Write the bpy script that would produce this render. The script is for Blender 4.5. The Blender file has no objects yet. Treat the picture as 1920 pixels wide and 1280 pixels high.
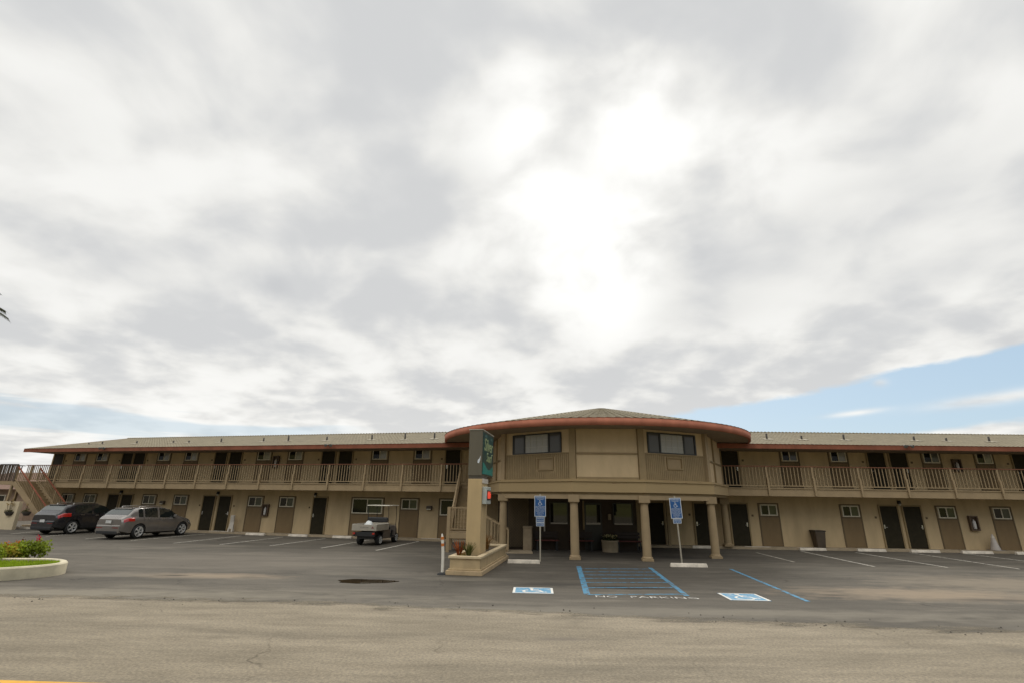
import bpy, bmesh, math, random
from mathutils import Matrix, Vector
random.seed(7)
PI = math.pi
rad = math.radians
scene = bpy.context.scene
COL = scene.collection
EYE = 2.2
# ------------------------------------------------------------------ camera model
FPX, PITCH, ROLL = 924.2, rad(17.747), rad(-0.8375)
_fw = Vector((0, math.cos(PITCH), math.sin(PITCH)))
_up0 = Vector((0, -math.sin(PITCH), math.cos(PITCH)))
_rt0 = Vector((1, 0, 0))
_rt = math.cos(ROLL) * _rt0 - math.sin(ROLL) * _up0
_up = math.sin(ROLL) * _rt0 + math.cos(ROLL) * _up0
cam = bpy.data.cameras.new('camera')
cam.sensor_width = 36.0
cam.lens = 36.0 * FPX / 1920.0
cam.clip_end = 3000
cam.clip_start = 0.1
camo = bpy.data.objects.new('camera', cam)
COL.objects.link(camo)
camo.matrix_world = Matrix((( _rt.x, _up.x, -_fw.x, 0), (_rt.y, _up.y, -_fw.y, 0), (_rt.z, _up.z, -_fw.z, EYE), (0, 0, 0, 1)))
scene.camera = camo


def ray(x, y):
    return _fw + (x - 960) / FPX * _rt - (y - 640) / FPX * _up


def gz(x, y, z=0.0):
    """ground point (height z) seen at a pixel of the survey photo"""
    d = ray(x, y)
    k = (z - EYE) / d.z
    return Vector((d.x * k, d.y * k, z))


class Frame:
    """vertical wall plane: x along the wall, y into the building, z up"""
    def __init__(s, ox, oy, th):
        s.M = Matrix.Translation((ox, oy, 0)) @ Matrix.Rotation(th, 4, 'Z')
        s.d = Vector((math.cos(th), math.sin(th)))
        s.n = Vector((-math.sin(th), math.cos(th)))
        s.o = Vector((ox, oy))

    def sz(s, x, y, off=0.0):
        r = ray(x, y)
        c = s.o.dot(s.n) - off
        k = c / (r.x * s.n.x + r.y * s.n.y)
        p = Vector((r.x * k, r.y * k))
        return (p - s.o).dot(s.d), r.z * k + EYE

    def pt(s, a, off=0.0):
        return s.o + s.d * a - s.n * off

    def at(s, a, off=0.0, z=0.0):
        return s.M @ Matrix.Translation((a, -off, z))


def seg_frame(A, B):
    return Frame(A[0], A[1], math.atan2(B[1] - A[1], B[0] - A[0]))


_tl, _tr = rad(-14.22), rad(-1.4726)
LW = Frame(-math.sin(_tl) * 27.326, math.cos(_tl) * 27.326, _tl)
RW = Frame(-math.sin(_tr) * 27.528, math.cos(_tr) * 27.528, _tr)

# ------------------------------------------------------------------ materials
MATS = {}


def nodes_of(name):
    m = bpy.data.materials.new(name)
    m.use_nodes = True
    nt = m.node_tree
    b = nt.nodes['Principled BSDF']
    return m, nt, b


def mat(name, col, rough=0.7, var=0.18, scale=3.0, bump=0.0, bscale=40.0, metal=0.0, spec=0.5, streak=0.0, col2=None, coat=0.0):
    if name in MATS:
        return MATS[name]
    m, nt, b = nodes_of(name)
    b.inputs['Roughness'].default_value = rough
    b.inputs['Metallic'].default_value = metal
    b.inputs['Specular IOR Level'].default_value = spec
    b.inputs['Coat Weight'].default_value = coat
    tc = nt.nodes.new('ShaderNodeTexCoord')
    if var > 0:
        n = nt.nodes.new('ShaderNodeTexNoise')
        n.inputs['Scale'].default_value = scale
        n.inputs['Detail'].default_value = 5
        n.inputs['Roughness'].default_value = 0.6
        if streak:
            mp = nt.nodes.new('ShaderNodeMapping')
            mp.inputs['Scale'].default_value = (1, 1, streak)
            nt.links.new(tc.outputs['Object'], mp.inputs[0])
            nt.links.new(mp.outputs[0], n.inputs['Vector'])
        else:
            nt.links.new(tc.outputs['Object'], n.inputs['Vector'])
        r = nt.nodes.new('ShaderNodeMapRange')
        r.inputs['From Min'].default_value = 0.3
        r.inputs['From Max'].default_value = 0.7
        mx = nt.nodes.new('ShaderNodeMix')
        mx.data_type = 'RGBA'
        c2 = col2 or tuple(c * (1 - var) for c in col)
        c1 = col if col2 else tuple(min(1, c * (1 + var)) for c in col)
        mx.inputs[6].default_value = (*c1, 1)
        mx.inputs[7].default_value = (*c2, 1)
        nt.links.new(n.outputs[0], r.inputs[0])
        nt.links.new(r.outputs[0], mx.inputs[0])
        nt.links.new(mx.outputs[2], b.inputs['Base Color'])
    else:
        b.inputs['Base Color'].default_value = (*col, 1)
    if bump:
        n2 = nt.nodes.new('ShaderNodeTexNoise')
        n2.inputs['Scale'].default_value = bscale
        n2.inputs['Detail'].default_value = 4
        nt.links.new(tc.outputs['Object'], n2.inputs['Vector'])
        bp = nt.nodes.new('ShaderNodeBump')
        bp.inputs['Strength'].default_value = bump
        bp.inputs['Distance'].default_value = 0.02
        nt.links.new(n2.outputs[0], bp.inputs['Height'])
        nt.links.new(bp.outputs[0], b.inputs['Normal'])
    MATS[name] = m
    return m


STUCCO = mat('stucco_tan', (0.50, 0.378, 0.22), 0.9, 0.15, 1.6, 0.4, 60, streak=0.25)
STUCCO_UP = mat('stucco_light', (0.56, 0.425, 0.255), 0.9, 0.11, 1.8, 0.35, 60, streak=0.3)
PANEL = mat('brown_panel', (0.19, 0.127, 0.06), 0.75, 0.14, 2.0, 0.15, 30, streak=0.3)
TRIM = mat('brown_trim', (0.125, 0.087, 0.043), 0.7, 0.15, 3)
DOOR = mat('door_dark', (0.028, 0.0225, 0.012), 0.6, 0.25, 4, spec=0.15)
WHITEFRAME = mat('window_vinyl', (0.66, 0.60, 0.47), 0.5, 0.06, 5)
RUST = mat('rust_red_paint', (0.42, 0.16, 0.10), 0.85, 0.2, 1.6, streak=0.6, spec=0.2)
RUSTW = mat('rust_brown_paint', (0.25, 0.09, 0.053), 0.85, 0.22, 1.6, streak=0.6, spec=0.2)
RAILP = mat('rail_brown_red', (0.20, 0.085, 0.05), 0.8, 0.16, 1.2, spec=0.3)
TAN = mat('tan_paint', (0.33, 0.241, 0.136), 0.75, 0.10, 2.2)
TAN_D = mat('tan_dark_paint', (0.28, 0.203, 0.105), 0.75, 0.12, 2.2)
BAND = None
ROOF = mat('roof_tile', (0.285, 0.247, 0.172), 0.9, 0.22, 2.6, 0.3, 25, col2=(0.20, 0.172, 0.122), spec=0.2)
SOFFIT = mat('soffit_paint', (0.26, 0.20, 0.135), 0.85, 0.1, 2)
CONC = mat('concrete_pale', (0.52, 0.48, 0.40), 0.9, 0.15, 4, 0.3, 50)
CONC_D = mat('concrete_tan', (0.36, 0.285, 0.19), 0.9, 0.15, 4, 0.3, 50)
STOPW = mat('wheel_stop_paint', (0.66, 0.59, 0.49), 0.85, 0.22, 5, 0.3, 40)
BLACK = mat('black_rubber', (0.012, 0.012, 0.012), 0.7, 0.2, 8)
BLKPL = mat('black_plastic', (0.02, 0.02, 0.021), 0.5, 0.15, 6)
STEEL = mat('brushed_steel', (0.62, 0.6, 0.56), 0.3, 0.05, 8, metal=1.0)
GALV = mat('galvanised_post', (0.42, 0.38, 0.30), 0.55, 0.12, 6, metal=0.3)


def glassmat(name, col, rough=0.06, var=0.3, scale=1.5, spec=0.6, pleats=0):
    if name in MATS:
        return MATS[name]
    m = mat(name, col, rough, var, scale, spec=spec)
    if pleats:
        nt = m.node_tree
        b = nt.nodes['Principled BSDF']
        tc = nt.nodes['Texture Coordinate']
        w = nt.nodes.new('ShaderNodeTexWave')
        w.bands_direction = 'X'
        w.inputs['Scale'].default_value = pleats
        w.inputs['Distortion'].default_value = 1.5
        nt.links.new(tc.outputs['Object'], w.inputs['Vector'])
        mx = nt.nodes.new('ShaderNodeMix')
        mx.data_type = 'RGBA'
        mx.inputs[6].default_value = (*col, 1)
        mx.inputs[7].default_value = (*(c * 0.55 for c in col), 1)
        nt.links.new(w.outputs[0], mx.inputs[0])
        nt.links.new(mx.outputs[2], b.inputs['Base Color'])
    return m


GL_DARK = glassmat('glass_dark', (0.012, 0.011, 0.008), spec=0.35)
GL_CURT = glassmat('glass_over_pale_curtain', (0.42, 0.40, 0.35), 0.12, pleats=6)
GL_GREEN = glassmat('glass_over_blind', (0.10, 0.105, 0.062), 0.1, pleats=5, spec=0.4)
GL_NET = glassmat('glass_over_net_curtain', (0.48, 0.47, 0.42), 0.12, pleats=5)
GL_GREY = glassmat('glass_over_grey_curtain', (0.12, 0.115, 0.10), 0.1, pleats=8)
GL_LOBBY = glassmat('glass_lobby', (0.012, 0.012, 0.009), 0.03, 0.2)

# ------------------------------------------------------------------ mesh builder
WM = {}


class MB:
    def __init__(s):
        s.v = []
        s.f = []
        s.sm = []

    def add(s, vs, fs, M=None, smooth=False):
        b = len(s.v)
        for v in vs:
            v = Vector(v)
            s.v.append(M @ v if M is not None else v)
        for f in fs:
            s.f.append(tuple(b + i for i in f))
            s.sm.append(smooth)
        return s

    def box(s, x0, x1, y0, y1, z0, z1, M=None):
        if x0 > x1: x0, x1 = x1, x0
        if y0 > y1: y0, y1 = y1, y0
        if z0 > z1: z0, z1 = z1, z0
        vs = [(x0, y0, z0), (x1, y0, z0), (x1, y1, z0), (x0, y1, z0), (x0, y0, z1), (x1, y0, z1), (x1, y1, z1), (x0, y1, z1)]
        return s.add(vs, [(3, 2, 1, 0), (4, 5, 6, 7), (0, 1, 5, 4), (1, 2, 6, 5), (2, 3, 7, 6), (3, 0, 4, 7)], M)

    def prism(s, poly, z0, z1, M=None):
        n = len(poly)
        a = sum(poly[i][0] * poly[(i + 1) % n][1] - poly[(i + 1) % n][0] * poly[i][1] for i in range(n))
        if a < 0: poly = poly[::-1]
        vs = [(p[0], p[1], z0) for p in poly] + [(p[0], p[1], z1) for p in poly]
        fs = [tuple(range(n - 1, -1, -1)), tuple(range(n, 2 * n))]
        fs += [(i, (i + 1) % n, n + (i + 1) % n, n + i) for i in range(n)]
        return s.add(vs, fs, M)

    def bar(s, a, b, w, h, upv=(0, 0, 1)):
        """rectangular bar from a to b"""
        a, b = Vector(a), Vector(b)
        d = (b - a)
        L = d.length
        d.normalize()
        side = d.cross(Vector(upv))
        if side.length < 1e-4: side = d.cross(Vector((1, 0, 0)))
        side.normalize()
        u = side.cross(d)
        M = Matrix(((d.x, side.x, u.x, a.x), (d.y, side.y, u.y, a.y), (d.z, side.z, u.z, a.z), (0, 0, 0, 1)))
        return s.box(0, L, -w / 2, w / 2, -h / 2, h / 2, M)

    def tube(s, pts, r, n=8, cap=True):
        pts = [Vector(p) for p in pts]
        rs = r if isinstance(r, (list, tuple)) else [r] * len(pts)
        vs, fs = [], []
        ref = None
        for i, p in enumerate(pts):
            d = (pts[min(i + 1, len(pts) - 1)] - pts[max(i - 1, 0)]).normalized()
            if ref is None:
                ref = d.orthogonal().normalized()
            else:
                ref = (ref - d * ref.dot(d))
                ref = ref.normalized() if ref.length > 1e-6 else d.orthogonal().normalized()
            bi = d.cross(ref)
            for k in range(n):
                t = 2 * PI * k / n
                vs.append(p + (ref * math.cos(t) + bi * math.sin(t)) * rs[i])
        for i in range(len(pts) - 1):
            for k in range(n):
                fs.append((i * n + k, i * n + (k + 1) % n, (i + 1) * n + (k + 1) % n, (i + 1) * n + k))
        s.add(vs, fs, smooth=True)
        if cap:
            s.add(vs[:n], [tuple(range(n - 1, -1, -1))])
            s.add(vs[-n:], [tuple(range(n))])
        return s

    def lathe(s, prof, n=24, M=None, smooth=True, caps=True):
        vs, fs = [], []
        for (r, z) in prof:
            for k in range(n):
                t = 2 * PI * k / n
                vs.append((r * math.cos(t), r * math.sin(t), z))
        for i in range(len(prof) - 1):
            for k in range(n):
                fs.append((i * n + k, i * n + (k + 1) % n, (i + 1) * n + (k + 1) % n, (i + 1) * n + k))
        s.add(vs, fs, M, smooth)
        if caps and prof[0][0] > 1e-4: s.add(vs[:n], [tuple(range(n - 1, -1, -1))], M)
        if caps and prof[-1][0] > 1e-4: s.add(vs[-n:], [tuple(range(n))], M)
        return s

    def mesh(s, name, m):
        me = bpy.data.meshes.new(name)
        me.from_pydata([tuple(v) for v in s.v], [], s.f)
        me.polygons.foreach_set('use_smooth', s.sm)
        if m: me.materials.append(m)
        me.update()
        return me

    def build(s, name, m, parent=None, M=None, bevel=0.0):
        return place(name, s.mesh(name, m), parent, M, bevel)


def place(name, me, parent=None, M=None, bevel=0.0):
    """link mesh data whose coordinates are in frame M (world matrix) under parent"""
    o = bpy.data.objects.new(name, me)
    COL.objects.link(o)
    M = M or Matrix()
    WM[o.name] = M
    if parent:
        o.parent = parent
        o.matrix_basis = WM[parent.name].inverted() @ M
    else:
        o.matrix_basis = M
    if bevel:
        md = o.modifiers.new('bevel', 'BEVEL')
        md.width = bevel
        md.segments = 2
        md.limit_method = 'ANGLE'
    return o


def tag(o, label, cat, group=None, kind=None):
    o['label'] = label
    o['category'] = cat
    if group: o['group'] = group
    if kind: o['kind'] = kind
    return o


def thing(name, M, label, cat, group=None):
    o = bpy.data.objects.new(name, None)
    o.empty_display_size = 0.3
    COL.objects.link(o)
    o.matrix_basis = M
    WM[o.name] = M.copy()
    return tag(o, label, cat, group)


def T(x, y, z=0.0):
    return Matrix.Translation((x, y, z))


def RZ(a):
    return Matrix.Rotation(a, 4, 'Z')


def text_mb(body, size, shear=0.0, extrude=0.004, align='CENTER', width=None):
    cu = bpy.data.curves.new('lettering', 'FONT')
    cu.body = body
    cu.size = size
    cu.shear = shear
    cu.extrude = extrude
    cu.align_x = align
    cu.resolution_u = 3
    o = bpy.data.objects.new('lettering', cu)
    COL.objects.link(o)
    dg = bpy.context.evaluated_depsgraph_get()
    me = bpy.data.meshes.new_from_object(o.evaluated_get(dg))
    mb = MB()
    vs = [v.co.copy() for v in me.vertices]
    if width and vs:
        w = max(v.x for v in vs) - min(v.x for v in vs)
        for v in vs: v.x *= width / w
    mb.add(vs, [tuple(p.vertices) for p in me.polygons])
    bpy.data.objects.remove(o)
    bpy.data.curves.remove(cu)
    bpy.data.meshes.remove(me)
    return mb


def stroke(mb, pts, w, z, closed=False):
    """flat polyline of width w at height z"""
    pts = [Vector((p[0], p[1], 0)) for p in pts]
    vs, fs = [], []
    n = len(pts)
    for i, p in enumerate(pts):
        a = pts[i - 1] if (i > 0 or closed) else p
        b = pts[(i + 1) % n] if (i < n - 1 or closed) else p
        d = (b - a).normalized()
        nn = Vector((-d.y, d.x, 0))
        vs += [p + nn * w / 2 + Vector((0, 0, z)), p - nn * w / 2 + Vector((0, 0, z))]
    for i in range(n - 1):
        fs.append((2 * i, 2 * i + 1, 2 * i + 3, 2 * i + 2))
    mb.add(vs, fs)


def wheelchair_mb(z=0.0):
    """access symbol in a unit square"""
    mb = MB()
    mb.add([(0.42 + 0.075 * math.cos(t * PI / 6), 0.88 + 0.075 * math.sin(t * PI / 6), z) for t in range(12)], [tuple(range(12))])
    stroke(mb, [(0.42, 0.79), (0.445, 0.47), (0.66, 0.47), (0.76, 0.2), (0.86, 0.24)], 0.085, z)
    stroke(mb, [(0.43, 0.64), (0.64, 0.64)], 0.07, z + 0.0004)
    stroke(mb, [(0.44 + 0.25 * math.cos(rad(a)), 0.31 + 0.25 * math.sin(rad(a))) for a in range(115, 345, 12)], 0.075, z + 0.0008)
    return mb


# ================================================================== GROUND
def asphalt(name, c1, c2, stain, agg=0.35, spots=None):
    m, nt, b = nodes_of(name)
    N = nt.nodes.new
    L = nt.links.new
    geo = N('ShaderNodeNewGeometry')
    b.inputs['Roughness'].default_value = 0.85
    b.inputs['Specular IOR Level'].default_value = 0.3

    def noise(scale, detail=5, sx=1.0, sy=1.0):
        mp = N('ShaderNodeMapping')
        mp.inputs['Scale'].default_value = (sx, sy, 1)
        L(geo.outputs['Position'], mp.inputs[0])
        n = N('ShaderNodeTexNoise')
        n.inputs['Scale'].default_value = scale
        n.inputs['Detail'].default_value = detail
        n.inputs['Roughness'].default_value = 0.62
        L(mp.outputs[0], n.inputs['Vector'])
        return n.outputs[0]

    def rng(s, a, c, lo=0.0, hi=1.0):
        r = N('ShaderNodeMapRange')
        r.inputs[1].default_value = a
        r.inputs[2].default_value = c
        r.inputs[3].default_value = lo
        r.inputs[4].default_value = hi
        L(s, r.inputs[0])
        return r.outputs[0]

    def mixc(f, a, c, mode='MIX'):
        x = N('ShaderNodeMix')
        x.data_type = 'RGBA'
        x.blend_type = mode
        if isinstance(f, float): x.inputs[0].default_value = f
        else: L(f, x.inputs[0])
        for k, q in ((6, a), (7, c)):
            if isinstance(q, tuple): x.inputs[k].default_value = (*q, 1)
            else: L(q, x.inputs[k])
        return x.outputs[2]
    col = mixc(rng(noise(0.35, 4, 0.6, 1.6), 0.35, 0.65), c1, c2)
    col = mixc(rng(noise(0.5, 7, 0.35, 2.0), 0.52, 0.66, 0, 0.7), col, stain)
    col = mixc(rng(noise(1.0, 4, 0.06, 1.3), 0.40, 0.62, 0, 0.5), col, mixc(1.0, col, (0.82, 0.82, 0.82), 'MULTIPLY'))
    wv = N('ShaderNodeTexVoronoi')
    wv.feature = 'DISTANCE_TO_EDGE'
    wv.inputs['Scale'].default_value = 0.22
    wmp = N('ShaderNodeVectorMath'); wmp.operation = 'MULTIPLY_ADD'
    wn = N('ShaderNodeTexNoise'); wn.inputs['Scale'].default_value = 0.9; wn.inputs['Detail'].default_value = 6
    L(geo.outputs['Position'], wn.inputs['Vector'])
    L(wn.outputs['Color'], wmp.inputs[0]); wmp.inputs[1].default_value = (1.6, 1.6, 0); L(geo.outputs['Position'], wmp.inputs[2])
    L(wmp.outputs[0], wv.inputs['Vector'])
    cr = N('ShaderNodeMath'); cr.operation = 'MULTIPLY'
    L(rng(wv.outputs['Distance'], 0.0, 0.006, 0.75, 0), cr.inputs[0]); L(rng(noise(0.45, 3), 0.5, 0.62), cr.inputs[1])
    col = mixc(cr.outputs[0], col, mixc(1.0, col, (0.35, 0.34, 0.32), 'MULTIPLY'))
    col = mixc(rng(noise(1.6, 7, 0.4, 1.8), 0.38, 0.62, 0, 0.75), col, mixc(1.0, col, (0.72, 0.71, 0.70), 'MULTIPLY'))
    # coarse aggregate
    sp = noise(24, 3)
    col = mixc(rng(sp, 0.36, 0.66, 0, agg), col, mixc(1.0, col, (1.9, 1.85, 1.75), 'MULTIPLY'))
    col = mixc(rng(noise(90, 1), 0.55, 0.75, 0, agg), col, mixc(1.0, col, (0.45, 0.45, 0.45), 'MULTIPLY'))
    # oil drips
    v = N('ShaderNodeTexVoronoi')
    v.inputs['Scale'].default_value = 0.55
    L(geo.outputs['Position'], v.inputs['Vector'])
    dr = rng(v.outputs['Distance'], 0.05, 0.3, 1, 0)
    mul = N('ShaderNodeMath'); mul.operation = 'MULTIPLY'
    L(dr, mul.inputs[0]); L(rng(noise(3, 4), 0.45, 0.65, 0, 0.5), mul.inputs[1])
    col = mixc(mul.outputs[0], col, tuple(c * 0.45 for c in c1))
    # stains with a fixed place: (x, y, rx, ry, colour, strength)
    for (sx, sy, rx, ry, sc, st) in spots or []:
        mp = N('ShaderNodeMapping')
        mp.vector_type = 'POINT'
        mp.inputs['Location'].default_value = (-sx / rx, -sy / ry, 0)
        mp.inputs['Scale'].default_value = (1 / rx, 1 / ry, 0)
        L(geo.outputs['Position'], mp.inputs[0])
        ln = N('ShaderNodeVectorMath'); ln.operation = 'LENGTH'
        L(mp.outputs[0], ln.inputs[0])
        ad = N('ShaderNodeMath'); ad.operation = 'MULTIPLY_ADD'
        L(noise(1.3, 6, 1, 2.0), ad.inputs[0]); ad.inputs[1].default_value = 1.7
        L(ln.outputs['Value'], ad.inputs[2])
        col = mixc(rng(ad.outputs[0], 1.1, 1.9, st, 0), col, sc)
    L(col, b.inputs['Base Color'])
    bp = N('ShaderNodeBump')
    bp.inputs['Strength'].default_value = 0.35
    bp.inputs['Distance'].default_value = 0.01
    L(noise(45, 3), bp.inputs['Height'])
    L(bp.outputs[0], b.inputs['Normal'])
    return m


SANDY = (0.25, 0.195, 0.135)
OIL = (0.018, 0.016, 0.014)
LOT = asphalt('lot_asphalt', (0.078, 0.069, 0.055), (0.115, 0.102, 0.082), (0.16, 0.142, 0.112), 0.3, spots=[
    (-11, 12.7, 10.0, 0.75, (0.215, 0.19, 0.145), 0.75), (4, 11.6, 9.0, 0.6, (0.18, 0.16, 0.125), 0.6), (16, 11.0, 9.0, 0.9, (0.18, 0.16, 0.125), 0.6),
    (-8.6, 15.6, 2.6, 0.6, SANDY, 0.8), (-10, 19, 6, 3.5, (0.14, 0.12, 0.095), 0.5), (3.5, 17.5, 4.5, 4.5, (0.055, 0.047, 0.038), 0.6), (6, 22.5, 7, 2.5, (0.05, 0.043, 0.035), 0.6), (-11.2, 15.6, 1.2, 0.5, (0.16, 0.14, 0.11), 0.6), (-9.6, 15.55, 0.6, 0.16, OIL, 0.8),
    (10.8, 14.2, 4.2, 1.2, SANDY, 0.85), (15.0, 16.2, 4.5, 2.0, (0.20, 0.165, 0.12), 0.8), (17, 13.4, 5.0, 0.7, SANDY, 0.7), (12.1, 13.5, 1.4, 0.22, (0.05, 0.042, 0.034), 0.7), (8.3, 13.9, 0.5, 0.15, OIL, 0.6),
    (2.9, 14.6, 1.0, 0.28, OIL, 0.95), (3.6, 14.5, 0.9, 0.25, OIL, 0.6), (1.2, 14.9, 1.8, 0.35, (0.03, 0.027, 0.023), 0.55), (7.1, 22.3, 1.2, 0.7, OIL, 0.6), (1.9, 22.2, 0.8, 0.3, OIL, 0.6),
    (-3.9, 15.6, 2.2, 0.6, (0.045, 0.04, 0.033), 0.5)])
ROADM = asphalt('road_asphalt', (0.178, 0.152, 0.110), (0.222, 0.190, 0.140), (0.14, 0.12, 0.088), 0.66, spots=[
    (0.9, 9.3, 0.5, 0.13, (0.12, 0.1, 0.08), 0.6), (8.2, 9.0, 0.7, 0.2, (0.1, 0.085, 0.065), 0.55)])
GROUND = mat('dry_ground', (0.20, 0.165, 0.10), 0.95, 0.25, 0.08)

g = MB().add([(-900, -900, -0.02), (900, -900, -0.02), (900, 1500, -0.02), (-900, 1500, -0.02)], [(0, 1, 2, 3)]).build('ground', GROUND)
tag(g, 'flat dry ground running out behind and around the motel', 'ground', kind='structure')
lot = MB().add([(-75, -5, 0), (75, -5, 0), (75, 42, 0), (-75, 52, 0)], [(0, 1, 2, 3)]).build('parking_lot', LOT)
tag(lot, 'dark asphalt parking lot in front of the motel', 'parking lot', kind='structure')
edge = []
base = [(-75, 13.2), (-30, 12.7), (-14, 12.4), (-11.4, 12.3), (-5.57, 12.05), (0.08, 11.42), (2.6, 10.95), (9.5, 10.24), (30, 9.5), (75, 9.0)]
for i in range(len(base) - 1):
    (x0, y0), (x1, y1) = base[i], base[i + 1]
    n = max(2, int((x1 - x0) / 0.18)) if x0 > -20 and x1 < 31 else 4
    for k in range(n):
        t = k / n
        edge.append((x0 + (x1 - x0) * t, y0 + (y1 - y0) * t + random.uniform(-0.04, 0.04)))
edge.append(base[-1])
rvs, rfs, rat = [], [], []
for k, (x, y) in enumerate(edge):
    rvs += [(x, y + 0.75, 0.004), (x, y - 0.65, 0.004), (x, -8.0, 0.004)]
    rat += [0.0, 1.0, 1.0]
    if k:
        rfs += [(3 * k - 3, 3 * k, 3 * k + 1, 3 * k - 2), (3 * k - 2, 3 * k + 1, 3 * k + 2, 3 * k - 1)]
road = MB().add(rvs, [f[::-1] for f in rfs]).build('road', ROADM)
at_ = road.data.attributes.new('wear', 'FLOAT', 'POINT')
at_.data.foreach_set('value', rat)
nt = ROADM.node_tree
an = nt.nodes.new('ShaderNodeAttribute'); an.attribute_name = 'wear'
geo_ = nt.nodes.new('ShaderNodeNewGeometry')
mpp = nt.nodes.new('ShaderNodeMapping'); mpp.inputs['Scale'].default_value = (0.35, 1.3, 1)
nn_ = nt.nodes.new('ShaderNodeTexNoise'); nn_.inputs['Scale'].default_value = 2.0; nn_.inputs['Detail'].default_value = 9; nn_.inputs['Roughness'].default_value = 0.72
nt.links.new(geo_.outputs['Position'], mpp.inputs[0]); nt.links.new(mpp.outputs[0], nn_.inputs['Vector'])
m1_ = nt.nodes.new('ShaderNodeMath'); m1_.operation = 'MULTIPLY_ADD'; m1_.inputs[1].default_value = 1.5
nt.links.new(nn_.outputs[0], m1_.inputs[0]); nt.links.new(an.outputs['Fac'], m1_.inputs[2])
mr_ = nt.nodes.new('ShaderNodeMapRange'); mr_.inputs[1].default_value = 1.10; mr_.inputs[2].default_value = 1.45
nt.links.new(m1_.outputs[0], mr_.inputs[0])
bs_ = nt.nodes['Principled BSDF']
nt.links.new(mr_.outputs[0], bs_.inputs['Alpha'])
tag(road, 'pale worn asphalt road crossing the foreground', 'road', kind='structure')
YEL = mat('yellow_road_paint', (0.62, 0.33, 0.04), 0.8, 0.15, 4, 0.2, 50)
yl = MB()
ya, yb = gz(-40, 1274), gz(160, 1280)
dv = (yb - ya).normalized()
nv = Vector((-dv.y, dv.x, 0))
a0, a1 = ya - dv * 30, ya + dv * 40
for off in (0.0, -0.27):
    q = [a0 + nv * off, a1 + nv * off, a1 + nv * (off - 0.11), a0 + nv * (off - 0.11)]
    yl.add([(p.x, p.y, 0.008) for p in q], [(3, 2, 1, 0)])
tag(yl.build('centre_line', YEL), 'double yellow centre line along the near edge of the road', 'road marking', kind='structure')


def worn(name, col, under, amt=0.5, scale=6):
    m, nt, b = nodes_of(name)
    geo = nt.nodes.new('ShaderNodeNewGeometry')
    n = nt.nodes.new('ShaderNodeTexNoise')
    n.inputs['Scale'].default_value = scale
    n.inputs['Detail'].default_value = 7
    n.inputs['Roughness'].default_value = 0.7
    nt.links.new(geo.outputs['Position'], n.inputs['Vector'])
    r = nt.nodes.new('ShaderNodeMapRange')
    r.inputs[1].default_value = amt
    r.inputs[2].default_value = amt + 0.14
    nt.links.new(n.outputs[0], r.inputs[0])
    mx = nt.nodes.new('ShaderNodeMix')
    mx.data_type = 'RGBA'
    mx.inputs[6].default_value = (*col, 1)
    mx.inputs[7].default_value = (*under, 1)
    nt.links.new(r.outputs[0], mx.inputs[0])
    nt.links.new(mx.outputs[2], b.inputs['Base Color'])
    b.inputs['Roughness'].default_value = 0.8
    return m


LINEW = worn('white_line_paint', (0.58, 0.54, 0.46), (0.12, 0.105, 0.088), 0.50)
LINEW_OLD = worn('white_line_paint_old', (0.42, 0.38, 0.31), (0.10, 0.09, 0.075), 0.47, 4)
LINEB = worn('blue_line_paint', (0.065, 0.24, 0.39), (0.085, 0.10, 0.105), 0.46, 6)
ISAB = worn('blue_symbol_paint', (0.10, 0.28, 0.44), (0.40, 0.44, 0.46), 0.50)
TXTW = worn('worn_letter_paint', (0.55, 0.53, 0.48), (0.10, 0.09, 0.08), 0.50, 7)
ISAW = worn('white_symbol_paint', (0.70, 0.68, 0.62), (0.22, 0.22, 0.2), 0.58)


def ground_line(a, b, w, m, name, label, group):
    a, b = Vector(a[:2]), Vector(b[:2])
    d = (b - a).normalized()
    n = Vector((-d.y, d.x)) * w / 2
    c = [a + n, a - n, b - n, b + n]
    o = MB().add([(p.x, p.y, 0.005) for p in c], [(0, 1, 2, 3)]).build(name, m)
    return tag(o, label, 'road marking', group, 'structure')


GL = 'white stall lines on the parking lot'
L_LINES = [((245, 1012.5), (385, 1000)), ((325, 1017.5), (452, 1003.5)), ((412, 1020), (530, 1006)), ((505, 1022.5), (610, 1008.5)),
           ((602.5, 1026.5), (692, 1011.5)), ((705, 1031), (785, 1014)), ((160, 1009.3), (318, 996)), ((20, 1000), (130, 990)), ((85, 1004.5), (220, 993))]
L_LAB = ['white stall line just right of the grey crossover', 'white stall line ending near the folded floor sign', 'white stall line ending below the small windows of the left wing',
         'white stall line ending left of the single door of the left wing', 'white stall line running under the golf cart', 'white stall line just right of the golf cart',
         'white stall line under the grey crossover', 'white stall line left of the dark SUV', 'white stall line between the dark SUV and the grey crossover']
for (p, q), lb in zip(L_LINES, L_LAB):
    ground_line(gz(*p), gz(*q), 0.10, LINEW, 'stall_line', lb, GL)
R_LINES = [((1502, 1032.5), (1640, 1061.5)), ((1605, 1035), (1777, 1063)), ((1705, 1035), (1912, 1066)), ((1808, 1037), (2060, 1068))]
R_LAB = ['white stall line starting by the brown trash can', 'white stall line starting left of the paired doors of the right wing', 'white stall line starting right of the paired doors of the right wing', 'white stall line starting by the pale cone']
for (p, q), lb in zip(R_LINES, R_LAB):
    ground_line(gz(*p), gz(*q), 0.10, LINEW, 'stall_line', lb, GL)
ground_line(gz(1418, 1035), gz(1490, 1053), 0.10, LINEW_OLD, 'stall_line', 'worn broken white stall line nearest the right end of the porch', GL)
# blue access hatching
A0, A1, B0, B1 = Vector((2.46, 18.94)), Vector((1.94, 13.45)), Vector((4.94, 18.81)), Vector((4.40, 13.45))
hb = MB()


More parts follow.
